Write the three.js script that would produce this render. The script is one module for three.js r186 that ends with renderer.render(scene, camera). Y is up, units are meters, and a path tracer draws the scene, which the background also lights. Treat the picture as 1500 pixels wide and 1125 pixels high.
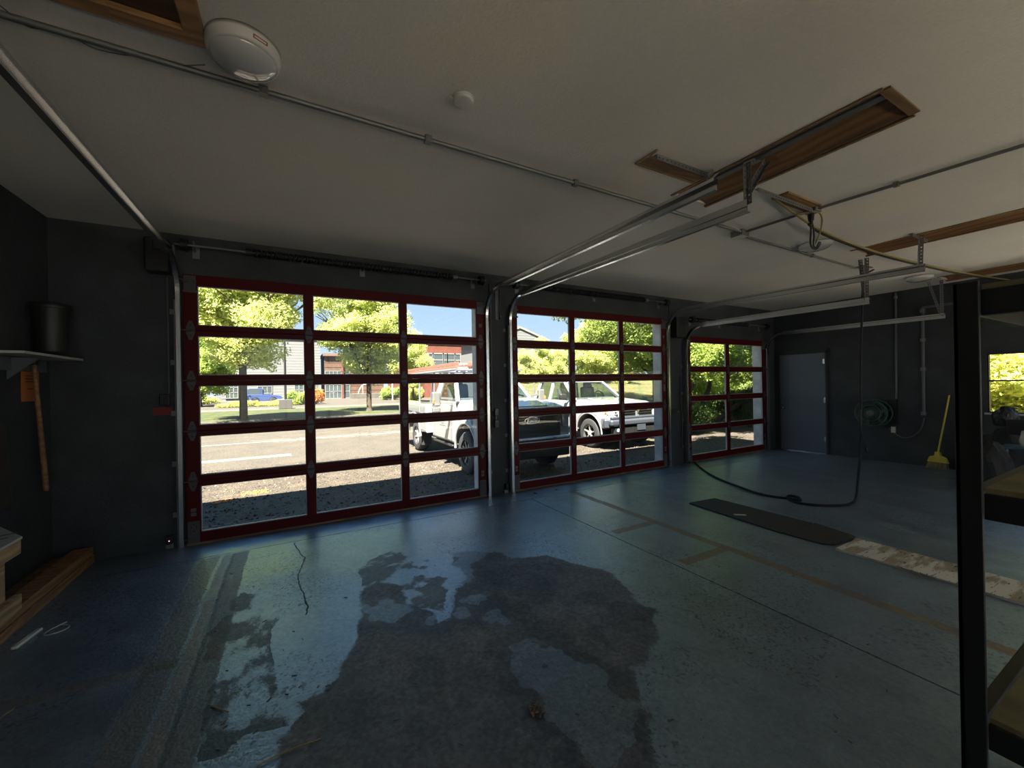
import * as THREE from 'three';
import { mergeGeometries } from 'three/addons/utils/BufferGeometryUtils.js';
import { RoundedBoxGeometry } from 'three/addons/geometries/RoundedBoxGeometry.js';
import { FontLoader } from 'three/addons/loaders/FontLoader.js';
import { TextGeometry } from 'three/addons/geometries/TextGeometry.js';

// ------------------------------------------------------------ camera, sky, sun, exposure
const scene = new THREE.Scene();
const FOCAL = 589.03, CAM_Y = 1.6;
const camera = new THREE.PerspectiveCamera(2 * Math.atan(562.5 / FOCAL) * 180 / Math.PI, 4 / 3, 0.05, 400);
camera.position.set(0, CAM_Y, 0);
camera.rotation.set(0.000924, -0.504355, -0.017851, 'YXZ');
camera.updateMatrixWorld(true);
scene.add(camera);
const renderer = new THREE.WebGLRenderer({ antialias: true });
renderer.toneMapping = THREE.LinearToneMapping;
renderer.toneMappingExposure = 4.6;
renderer.shadowMap.enabled = true;
renderer.shadowMap.type = THREE.PCFSoftShadowMap;

const SUN = new THREE.Vector3(-0.34, 1, 0.43).normalize();
{ // clear summer sky, the same all round: blue overhead, pale towards the horizon
  const W = 64, H = 256, d = new Float32Array(W * H * 4);
  for (let r = 0; r < H; r++) for (let c = 0; c < W; c++) { const e = ((r + 0.5) / H - 0.5) * Math.PI, k = Math.pow(Math.max(0, Math.sin(e)), 0.45), q = (r * W + c) * 4; d[q] = 0.86 + (0.08 - 0.86) * k; d[q + 1] = 1.0 + (0.40 - 1.0) * k; d[q + 2] = 1.05 + (0.90 - 1.05) * k; d[q + 3] = 1; }
  const t = new THREE.DataTexture(d, W, H, THREE.RGBAFormat, THREE.FloatType); t.mapping = THREE.EquirectangularReflectionMapping; t.magFilter = THREE.LinearFilter; t.needsUpdate = true;
  scene.background = t; scene.environment = t;
}
scene.backgroundIntensity = 0.235; scene.environmentIntensity = 0.235;
const sun = new THREE.DirectionalLight(new THREE.Color(1, 0.93, 0.80), 11.0);
sun.position.copy(SUN).multiplyScalar(90).add(new THREE.Vector3(4, 0, -25));
sun.target.position.set(4, 0, -25);
sun.castShadow = true;
sun.shadow.mapSize.set(4096, 4096);
Object.assign(sun.shadow.camera, { left: -60, right: 60, top: 60, bottom: -60, near: 1, far: 220 });
scene.add(sun, sun.target);

// ------------------------------------------------------------ helpers
let seed = 7;
const rnd = () => { seed = (seed * 1664525 + 1013904223) >>> 0; return seed / 4294967296; };
const rr = (a, b) => a + (b - a) * rnd();
const clamp = (x, a = 0, b = 1) => x < a ? a : x > b ? b : x;
const sstep = (a, b, x) => { const t = clamp((x - a) / (b - a)); return t * t * (3 - 2 * t); };
const lerp = (a, b, t) => a + (b - a) * t;
const V = (x, y, z) => new THREE.Vector3(x, y, z);
const HASH = new Float32Array(65536); { let s = 99; for (let i = 0; i < 65536; i++) { s = (s * 1664525 + 1013904223) >>> 0; HASH[i] = s / 4294967296; } }
function vnoise(x, y, per = 0) {
  let ix = Math.floor(x), iy = Math.floor(y); const fx = x - ix, fy = y - iy;
  let jx = ix + 1, jy = iy + 1;
  if (per) { ix = ((ix % per) + per) % per; iy = ((iy % per) + per) % per; jx = ((jx % per) + per) % per; jy = ((jy % per) + per) % per; }
  const h = (a, b) => HASH[((a * 7919 + b * 104729) & 65535)];
  const u = fx * fx * (3 - 2 * fx), v = fy * fy * (3 - 2 * fy);
  const a = h(ix, iy), b = h(jx, iy), c = h(ix, jy), d = h(jx, jy);
  return a + (b - a) * u + (c - a) * v + (a - b - c + d) * u * v;
}
function fbm(x, y, o = 4, per = 0) { let s = 0, a = 0.5, n = 0; for (let i = 0; i < o; i++) { s += a * vnoise(x + i * 17, y + i * 31, per); n += a; x *= 2; y *= 2; per *= 2; a *= 0.5; } return s / n; }
function tex(w, h, fn, srgb = true, wrap = THREE.RepeatWrapping) {
  const d = new Uint8Array(w * h * 4); const o = [0, 0, 0];
  for (let j = 0; j < h; j++) for (let i = 0; i < w; i++) {
    fn((i + 0.5) / w, (j + 0.5) / h, o); const k = (j * w + i) * 4;
    d[k] = clamp(o[0]) * 255; d[k + 1] = clamp(o[1]) * 255; d[k + 2] = clamp(o[2]) * 255; d[k + 3] = 255;
  }
  const t = new THREE.DataTexture(d, w, h, THREE.RGBAFormat);
  t.wrapS = t.wrapT = wrap; t.magFilter = THREE.LinearFilter; t.minFilter = THREE.LinearMipmapLinearFilter; t.generateMipmaps = true;
  if (srgb) t.colorSpace = THREE.SRGBColorSpace; t.needsUpdate = true; return t;
}
// pixel of the photograph -> points on the planes z = , x = , y = (world metres)
const rayOf = (px, py) => V((px - 750) / FOCAL, -(py - 562.5) / FOCAL, -1).applyEuler(camera.rotation);
const pz = (px, py, z) => { const d = rayOf(px, py); return d.multiplyScalar(z / d.z).add(camera.position); };
const pxw = (px, py, x) => { const d = rayOf(px, py); return d.multiplyScalar(x / d.x).add(camera.position); };
const py_ = (px, py, y) => { const d = rayOf(px, py); return d.multiplyScalar((y - CAM_Y) / d.y).add(camera.position); };

const mat = (c, rough = 0.7, extra = {}) => { const m = new THREE.MeshPhysicalMaterial({ roughness: rough, ...extra }); Array.isArray(c) ? m.color.setRGB(...c) : m.color.set(c); return m; };
function boxUV(g, s = 1) {
  if (g.index) g = g.toNonIndexed();
  const p = g.attributes.position, n = g.attributes.normal, uv = new Float32Array(p.count * 2);
  for (let i = 0; i < p.count; i += 3) {
    let ax = 0, ay = 0, az = 0; for (let k = 0; k < 3; k++) { ax += Math.abs(n.getX(i + k)); ay += Math.abs(n.getY(i + k)); az += Math.abs(n.getZ(i + k)); }
    for (let k = i; k < i + 3; k++) { const x = p.getX(k), y = p.getY(k), z = p.getZ(k); let u, v; if (ay >= ax && ay >= az) { u = x; v = z; } else if (ax >= az) { u = z; v = y; } else { u = x; v = y; } uv[k * 2] = u * s; uv[k * 2 + 1] = v * s; }
  }
  g.setAttribute('uv', new THREE.BufferAttribute(uv, 2)); return g;
}
const E3 = new THREE.Euler(), Q4 = new THREE.Quaternion(), M4 = new THREE.Matrix4();
function xf(g, x = 0, y = 0, z = 0, rx = 0, ry = 0, rz = 0) { M4.compose(V(x, y, z), Q4.setFromEuler(E3.set(rx, ry, rz)), V(1, 1, 1)); return g.applyMatrix4(M4); }
const bx = (w, h, d, x = 0, y = 0, z = 0, rx = 0, ry = 0, rz = 0) => xf(new THREE.BoxGeometry(w, h, d), x, y, z, rx, ry, rz);
const rbx = (w, h, d, r, x = 0, y = 0, z = 0, rx = 0, ry = 0, rz = 0) => xf(new RoundedBoxGeometry(w, h, d, 2, Math.min(r, w / 2.01, h / 2.01, d / 2.01)), x, y, z, rx, ry, rz);
const bxc = (x0, x1, y0, y1, z0, z1) => bx(x1 - x0, y1 - y0, z1 - z0, (x0 + x1) / 2, (y0 + y1) / 2, (z0 + z1) / 2);
const cyl = (r1, r2, h, n = 16, x = 0, y = 0, z = 0, rx = 0, ry = 0, rz = 0) => xf(new THREE.CylinderGeometry(r1, r2, h, n), x, y, z, rx, ry, rz);
function bar(a, b, r1, r2 = r1, n = 10) { const d = b.clone().sub(a), L = d.length(); const g = new THREE.CylinderGeometry(r2, r1, L, n); M4.compose(a.clone().add(b).multiplyScalar(0.5), Q4.setFromUnitVectors(V(0, 1, 0), d.normalize()), V(1, 1, 1)); return g.applyMatrix4(M4); }
function beam(a, b, w, h) { const d = b.clone().sub(a), L = d.length(); const g = new THREE.BoxGeometry(w, L, h); M4.compose(a.clone().add(b).multiplyScalar(0.5), Q4.setFromUnitVectors(V(0, 1, 0), d.normalize()), V(1, 1, 1)); return g.applyMatrix4(M4); }
const tube = (pts, r, n = 64, m = 8) => new THREE.TubeGeometry(new THREE.CatmullRomCurve3(pts), n, r, m, false);
const lathe = (pts, n = 32, x = 0, y = 0, z = 0, rx = 0, ry = 0, rz = 0) => xf(new THREE.LatheGeometry(pts.map(p => new THREE.Vector2(...p)), n), x, y, z, rx, ry, rz);
function poly(pts, holes = []) { const s = new THREE.Shape(pts.map(p => new THREE.Vector2(...p))); for (const h of holes) s.holes.push(new THREE.Path(h.map(p => new THREE.Vector2(...p)))); return s; }
const ext = (shape, depth, bevel = 0, seg = 1) => new THREE.ExtrudeGeometry(shape, { depth, bevelEnabled: bevel > 0, bevelSize: bevel, bevelThickness: bevel, bevelSegments: seg, curveSegments: 16 });
const circ = (cx, cy, r, n = 10) => Array.from({ length: n }, (_, i) => [cx + r * Math.cos(i / n * 2 * Math.PI), cy + r * Math.sin(i / n * 2 * Math.PI)]);
function merge(list) { list = (Array.isArray(list) ? list : [list]).map(g => { g = g.index ? g.toNonIndexed() : g; for (const k of Object.keys(g.attributes)) if (!['position', 'normal', 'uv'].includes(k)) g.deleteAttribute(k); if (!g.attributes.uv) g.setAttribute('uv', new THREE.BufferAttribute(new Float32Array(g.attributes.position.count * 2), 2)); return g; }); return list.length > 1 ? mergeGeometries(list) : list[0]; }
const taken = {};
const numbered = (n) => { if (taken[n] === undefined) { taken[n] = 0; return n; } return n + '_' + String(++taken[n]).padStart(3, '0'); };
function part(name, geos, material, parent, label) {
  let g = merge(geos); if (!material.userData.keepUV) g = boxUV(g);
  const m = new THREE.Mesh(g, material); m.castShadow = m.receiveShadow = true; m.name = name;
  if (label) m.userData.label = label; if (parent) parent.add(m); return m;
}
function thing(name, label, category, pos = [0, 0, 0], ry = 0, group) {
  const o = new THREE.Group(); o.name = numbered(name); o.position.set(...pos); o.rotation.y = ry; o.userData = { label, category }; if (group) o.userData.group = group; scene.add(o); return o;
}
// a thing that is one mesh; geometry given in world metres, moved so that the object's origin lies at its base
function solo(name, label, category, geos, material, group) {
  const m = part(numbered(name), geos, material, scene); recentre(m); m.userData = { label, category }; if (group) m.userData.group = group; return m;
}
function recentre(m) { m.geometry.computeBoundingBox(); const b = m.geometry.boundingBox, c = b.getCenter(V(0, 0, 0)); c.y = b.min.y; m.geometry.translate(-c.x, -c.y, -c.z); m.position.copy(c); }
function structure(name, geos, material, label) { const m = part(name, geos, material, scene); m.userData.kind = 'structure'; if (label) m.userData.label = label; return m; }
function structGroup(name, label, pos = [0, 0, 0]) { const o = new THREE.Group(); o.name = name; o.position.set(...pos); o.userData = { kind: 'structure' }; if (label) o.userData.label = label; scene.add(o); return o; }

// ------------------------------------------------------------ textures and materials
const tGrain = tex(512, 512, (u, v, o) => { const n = fbm(u * 64, v * 64, 3, 64); o[0] = o[1] = o[2] = n; }, false);
const tCoarse = tex(512, 512, (u, v, o) => { const n = fbm(u * 8, v * 8, 6, 8); o[0] = o[1] = o[2] = n; }, false);
const rep = (t, s, s2 = s) => { const c = t.clone(); c.repeat.set(s, s2); c.needsUpdate = true; return c; };
const tBlock = tex(512, 512, (u, v, o) => { const n = 0.82 + 0.25 * (fbm(u * 6, v * 6, 5, 6) - 0.5) + 0.12 * (vnoise(u * 256, v * 256, 256) - 0.5); o[0] = n; o[1] = n; o[2] = n; });
const tWood = tex(512, 512, (u, v, o) => { const w = fbm(u * 3, v * 40, 4, 0), r = Math.sin((v * 26 + fbm(u * 2, v * 7, 3) * 5) * 3.1) * 0.5 + 0.5; const n = 0.72 + 0.2 * (w - 0.5) + 0.16 * r; o[0] = n; o[1] = n * 0.96; o[2] = n * 0.9; });
const tCeil = tex(1024, 1024, (u, v, o) => { const a = fbm(u * 5, v * 5, 5, 5), b = vnoise(u * 400, v * 400, 400); const n = 0.93 + 0.1 * (a - 0.5) + 0.03 * (b - 0.5); o[0] = n; o[1] = n * (0.995 - 0.02 * sstep(0.5, 0.8, a)); o[2] = n * (0.985 - 0.05 * sstep(0.5, 0.8, a)); });
const tAsph = tex(1024, 1024, (u, v, o) => { const a = fbm(u * 6, v * 6, 4, 6), b = vnoise(u * 350, v * 350, 350), c = vnoise(u * 130, v * 130, 130); const n = 0.8 + 0.16 * (a - 0.5) + 0.4 * (b - 0.5) + 0.26 * (c - 0.5); o[0] = n; o[1] = n * 0.985; o[2] = n * 0.96; });
const tGravel = tex(1024, 1024, (u, v, o) => { const a = fbm(u * 7, v * 7, 4, 7), b = vnoise(u * 220, v * 220, 220), c = vnoise(u * 90, v * 90, 90), l = vnoise(u * 60 + 5, v * 60, 60); let n = 0.66 + 0.3 * (a - 0.5) + 0.7 * (b - 0.5) + 0.4 * (c - 0.5); o[0] = n; o[1] = n * 0.95; o[2] = n * 0.88; if (l > 0.9) { o[0] = n + 0.2; o[1] = n + 0.1; o[2] = n; } });
const tGrass = tex(512, 512, (u, v, o) => { const a = fbm(u * 9, v * 9, 4, 9), b = vnoise(u * 200, v * 200, 200); const n = 0.6 + 0.5 * (b - 0.5); const dry = sstep(0.45, 0.65, a); o[0] = n * lerp(0.75, 1.25, dry); o[1] = n * lerp(1.0, 1.1, dry); o[2] = n * lerp(0.45, 0.65, dry); });

const M = {
  ceiling: mat([0.85, 0.82, 0.775], 0.85, { map: rep(tCeil, 0.25), bumpMap: rep(tGrain, 1.5), bumpScale: 0.0015 }),
  wall: mat([0.074, 0.084, 0.093], 0.55, { specularIntensity: 0.5, map: rep(tBlock, 0.7), bumpMap: rep(tGrain, 2.2), bumpScale: 0.003 }),
  wallPale: mat([0.78, 0.77, 0.74], 0.8, { map: rep(tBlock, 0.7) }),
  whiteTrim: mat([0.70, 0.70, 0.69], 0.6, { map: rep(tBlock, 1.3) }),
  red: mat([0.080, 0.0035, 0.0055], 0.42, { specularIntensity: 0.3, bumpMap: rep(tGrain, 3), bumpScale: 0.0004 }),
  gasket: mat([0.30, 0.30, 0.30], 0.5),
  glass: mat([0.97, 0.98, 0.97], 0.0, { transmission: 1, thickness: 0, ior: 1.45, side: THREE.DoubleSide }),
  galv: mat([0.72, 0.73, 0.74], 0.24, { metalness: 1 }),
  galvDull: mat([0.22, 0.22, 0.22], 0.5, { metalness: 0.75 }),
  hinge: mat([0.085, 0.085, 0.09], 0.5, { metalness: 0.4 }),
  blackSteel: mat([0.012, 0.012, 0.014], 0.5),
  blackPlastic: mat([0.012, 0.012, 0.012], 0.45),
  cordBlack: mat([0.006, 0.006, 0.007], 0.75),
  rubber: mat([0.016, 0.016, 0.017], 0.8),
  doorPaint: mat([0.105, 0.125, 0.15], 0.4, { bumpMap: rep(tGrain, 2), bumpScale: 0.0005 }),
  conduitPaint: mat([0.10, 0.11, 0.12], 0.45),
  steel: mat([0.62, 0.62, 0.62], 0.25, { metalness: 1 }),
  whitePlastic: mat([0.56, 0.55, 0.52], 0.25),
  whiteGloss: mat([0.48, 0.48, 0.475], 0.1, { clearcoat: 1, clearcoatRoughness: 0.05 }),
  redPrint: mat([0.35, 0.03, 0.02], 0.5),
  wood: mat([0.42, 0.24, 0.11], 0.65, { map: rep(tWood, 1.0) }),
  woodZ: mat([0.36, 0.20, 0.095], 0.7, { map: (() => { const t = rep(tWood, 0.7); t.rotation = Math.PI / 2; return t; })() }),
  woodMid: mat([0.34, 0.22, 0.12], 0.7, { map: rep(tWood, 1.0) }),
  woodPale: mat([0.62, 0.45, 0.26], 0.7, { map: rep(tWood, 1.0) }),
  woodDark: mat([0.10, 0.05, 0.028], 0.7, { map: rep(tWood, 1.0) }),
  woodGrey: mat([0.28, 0.20, 0.14], 0.75, { map: rep(tWood, 0.8) }),
  osb: mat([0.31, 0.27, 0.13], 0.8, { map: rep(tBlock, 2.5) }),
  yellow: mat([0.62, 0.50, 0.05], 0.45),
  yellowDull: mat([0.26, 0.20, 0.07], 0.55),
  straw: mat([0.42, 0.36, 0.20], 0.85),
  hoseGreen: mat([0.035, 0.075, 0.055], 0.5),
  greyPlastic: mat([0.12, 0.12, 0.115], 0.5),
  orange: mat([0.55, 0.17, 0.05], 0.75),
  asphalt: mat([0.072, 0.062, 0.049], 0.95, { map: rep(tAsph, 0.35), bumpMap: rep(tGrain, 0.8), bumpScale: 0.01 }),
  gravel: mat([0.092, 0.078, 0.062], 0.95, { map: rep(tGravel, 0.6), bumpMap: rep(tGrain, 0.7), bumpScale: 0.02 }),
  paleConcrete: mat([0.78, 0.75, 0.70], 0.9, { map: rep(tAsph, 0.3) }),
  concrete: mat([0.12, 0.112, 0.10], 0.9, { map: rep(tAsph, 0.3) }),
  grass: mat([0.082, 0.088, 0.030], 0.95, { map: rep(tGrass, 0.4) }),
  dryGrass: mat([0.15, 0.115, 0.085], 0.95, { map: rep(tGrass, 0.5) }),
  soil: mat([0.06, 0.045, 0.03], 0.95, { map: rep(tGravel, 0.6) }),
  paintWhite: mat([0.15, 0.15, 0.14], 0.8), paintYellow: mat([0.16, 0.10, 0.012], 0.8),
  bark: mat([0.10, 0.08, 0.06], 0.9, { map: rep(tWood, 1.2) }),
  barkDark: mat([0.07, 0.055, 0.045], 0.9, { map: rep(tWood, 1.2) }),
  carWhite: mat([0.21, 0.215, 0.22], 0.25, { clearcoat: 1, clearcoatRoughness: 0.04 }),
  carBlue: mat([0.03, 0.05, 0.15], 0.25, { clearcoat: 1, clearcoatRoughness: 0.05 }),
  chrome: mat([0.8, 0.8, 0.8], 0.1, { metalness: 1 }),
  greyMetal: mat([0.25, 0.26, 0.28], 0.35, { metalness: 0.6 }),
  carGlass: mat([0.62, 0.70, 0.70], 0.0, { transmission: 1, thickness: 0, ior: 1.5, side: THREE.DoubleSide }),
  bumperGrey: mat([0.045, 0.052, 0.065], 0.35, { metalness: 0.2 }),
  lens: mat([0.30, 0.31, 0.33], 0.08, { clearcoat: 1 }),
  amber: mat([0.7, 0.16, 0.04], 0.2),
  tyre: mat([0.022, 0.022, 0.024], 0.75),
  alloy: mat([0.62, 0.62, 0.60], 0.35, { metalness: 0.7 }),
  dark: mat([0.01, 0.01, 0.01], 0.85, { specularIntensity: 0.1 }),
  seat: mat([0.08, 0.08, 0.085], 0.8),
  badge: mat([0.006, 0.008, 0.02], 0.2),
  ladder: mat([0.20, 0.085, 0.055], 0.6),
  brickOrange: mat([0.17, 0.043, 0.022], 0.85, { map: rep(tBlock, 0.5) }),
  brickBrown: mat([0.13, 0.068, 0.04], 0.85, { map: rep(tBlock, 0.5) }),
  siding: mat([0.125, 0.13, 0.13], 0.75), sidingPale: mat([0.13, 0.132, 0.132], 0.75),
  roofTile: mat([0.12, 0.07, 0.05], 0.85), roofGrey: mat([0.08, 0.08, 0.083], 0.85),
  winFrame: mat([0.17, 0.17, 0.165], 0.5),
  winDark: mat([0.05, 0.065, 0.07], 0.05, { clearcoat: 1 }),
  umbrella: mat([0.20, 0.012, 0.02], 0.8),
  signRed: mat([0.20, 0.02, 0.02], 0.6),
};
for (const k of ['glass', 'carGlass']) M[k].userData.keepUV = true;

// ------------------------------------------------------------ the room shell
const XL = -1.93, XR = 9.95, ZI = -5.28, ZO = -5.45, CEIL = 3.21, ZB = 4.4, GY = -0.12;
const doors = [
  { x0: -0.83, x1: 2.325, y1: 2.682, y0: 0.125, ox0: -0.95, ox1: 2.445, rows: 5, mull: [[0.152, 0.25], [1.247, 1.342]] },
  { x0: 2.993, x1: 6.10, y1: 2.671, y0: 0.128, ox0: 2.885, ox1: 6.205, rows: 5, mull: [[3.967, 4.069], [5.046, 5.138]] },
  { x0: 6.905, x1: 9.365, y1: 2.368, y0: 0.137, ox0: 6.80, ox1: 9.475, rows: 4, mull: [[8.045, 8.155]] },
];
// front wall: piers and headers round the three openings
{
  const e = 0.045, s = poly([[XL - 0.2, GY], [XR + 0.2, GY], [XR + 0.2, 3.55], [XL - 0.2, 3.55]]);
  const pts = [[XL - 6, GY]];
  for (const d of doors) pts.push([d.x0 - e, GY], [d.x0 - e, d.y1 + 0.05], [d.x1 + e, d.y1 + 0.05], [d.x1 + e, GY]);
  pts.push([XR + 0.2, GY], [XR + 0.2, 3.55], [XL - 6, 3.55]);
  const g = ext(poly(pts), ZI - ZO, 0); g.translate(0, 0, ZO);
  structure('wall_front', g, M.wall, 'charcoal painted wall with three garage door openings');
  // white exterior casing lining each opening
  doors.forEach((d, i) => structure('trim_' + (i + 1), [
    bxc(d.x1 + e - 0.012, d.x1 + e + 0.0, GY + 0.12, d.y1 + 0.05, ZO - 0.02, ZI - 0.005),
    bxc(d.x0 - e, d.x0 - e + 0.012, GY + 0.12, d.y1 + 0.05, ZO - 0.02, ZI - 0.005),
    bxc(d.x0 - e, d.x1 + e, d.y1 + 0.038, d.y1 + 0.05, ZO - 0.02, ZI - 0.005)], M.whiteTrim, 'white painted lining of the garage door opening'));
}
structure('wall_left', bxc(XL - 0.2, XL, GY, 3.55, ZI, ZB + 0.2), M.wall, 'dark charcoal painted side wall');
// right wall with a window opening
const WIN = { z0: -2.0, z1: 4.1, y0: 1.0, y1: 1.965 };
{
  const g = ext(poly([[ZI, GY], [ZB + 0.2, GY], [ZB + 0.2, 3.55], [ZI, 3.55]], [[[WIN.z0, WIN.y0], [WIN.z1, WIN.y0], [WIN.z1, WIN.y1], [WIN.z0, WIN.y1]]]), 0.2, 0);
  g.rotateY(-Math.PI / 2); g.translate(XR + 0.2, 0, 0);
  structure('wall_right', g, M.wall, 'blue-grey painted block wall with window and steel door');
}
// behind the camera: a rear wall with a glazed bay onto a sunlit yard, whose light reaches the ceiling
const REAR = [[-1.4, 3.7], [4.4, 9.4]], RY0 = 0.1, RY1 = 3.05;
structure('wall_back', ext(poly([[XL, GY], [XR, GY], [XR, 3.55], [XL, 3.55]], REAR.map(([a, b]) => [[a, RY0], [b, RY0], [b, RY1], [a, RY1]])), 0.2).translate(0, 0, ZB), M.wallPale, 'pale wall closing the garage behind');
REAR.forEach(([a, b], i) => { const H = RY1 - RY0, t = structGroup('window_' + (i + 2), 'wide rear glazing onto the sunlit yard', [(a + b) / 2, RY0, ZB + 0.1]), h = (b - a) / 2; part('window_frame', [bxc(-h, h, 0, 0.05, -0.04, 0.04), bxc(-h, h, H - 0.05, H, -0.04, 0.04), bxc(-h, -h + 0.05, 0, H, -0.04, 0.04), bxc(h - 0.05, h, 0, H, -0.04, 0.04)], M.blackSteel, t); for (let k = 0; k < 4; k++) { const x0 = lerp(-h, h, k / 4), x1 = lerp(-h, h, (k + 1) / 4); part('pane', new THREE.PlaneGeometry(x1 - x0, H).translate((x0 + x1) / 2, H / 2, 0), M.glass, t); if (k) part('mullion', bxc(x0 - 0.025, x0 + 0.025, 0, H, -0.04, 0.04), M.blackSteel, t); } });
// ceiling with a hatch and three long slots cut through it
const SLOTS = [[2.92, 3.345, -2.34, -0.965], [6.22, 6.63, -2.34, 1.6], [9.2, 9.62, -2.34, 1.6]];
{
  const rect = ([x0, x1, z0, z1]) => [[x0, -z0], [x0, -z1], [x1, -z1], [x1, -z0]];
  const g = ext(poly([[XL, -ZI], [XL, -ZB], [XR, -ZB], [XR, -ZI]], SLOTS.map(rect)), 0.016, 0);
  g.rotateX(-Math.PI / 2); g.translate(0, CEIL, 0);
  structure('ceiling', g, M.ceiling, 'off-white plaster ceiling with stains');
  structure('roof', [bxc(XL - 6, XR + 0.3, 3.55, 3.72, ZO - 0.55, ZB + 0.4)], M.roofGrey, 'flat garage roof with overhanging eave');
}
// floor slabs
function inPoly(P, x, y) { let c = false; for (let i = 0, j = P.length - 1; i < P.length; j = i++) if ((P[i][1] > y) !== (P[j][1] > y) && x < (P[j][0] - P[i][0]) * (y - P[i][1]) / (P[j][1] - P[i][1]) + P[i][0]) c = !c; return c; }
function edgeDist(P, x, y) { let m = 1e9; for (let i = 0, j = P.length - 1; i < P.length; j = i++) { const ax = P[j][0], ay = P[j][1], dx = P[i][0] - ax, dy = P[i][1] - ay; const t = clamp(((x - ax) * dx + (y - ay) * dy) / (dx * dx + dy * dy)); const ex = x - ax - t * dx, ey = y - ay - t * dy, q = ex * ex + ey * ey; if (q < m) m = q; } return Math.sqrt(m); }
const onFloor = (l) => l.map(([a, b]) => { const p = py_(a, b, 0); return [p.x, p.z]; });
// outline of the bare, oil-stained concrete where the blue paint has worn off (traced on the floor)
const WORN = onFloor([[400, 1124], [444, 1048], [452, 1016], [500, 998], [508, 960], [528, 924], [540, 896], [530, 868], [560, 845], [600, 872], [620, 900], [640, 914], [652, 908], [672, 844], [664, 808], [700, 804], [760, 816], [800, 812], [836, 824], [884, 840], [900, 861], [923, 878], [969, 902], [978, 939], [930, 978], [952, 1056], [960, 1124], [960, 1500], [380, 1500]]);
const MOTTLE = onFloor([[524, 832], [560, 808], [612, 806], [640, 830], [660, 850], [640, 900], [600, 890], [545, 880]]);
const LEFTWORN = onFloor([[318, 900], [335, 872], [400, 868], [408, 900], [400, 950], [415, 990], [450, 1010], [440, 1050], [380, 1080], [330, 1124], [283, 1124]]);
const CEDGE = (x, z, amp, f) => amp * (fbm(x * f + 3, z * f + 9, 5) - 0.5);
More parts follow.
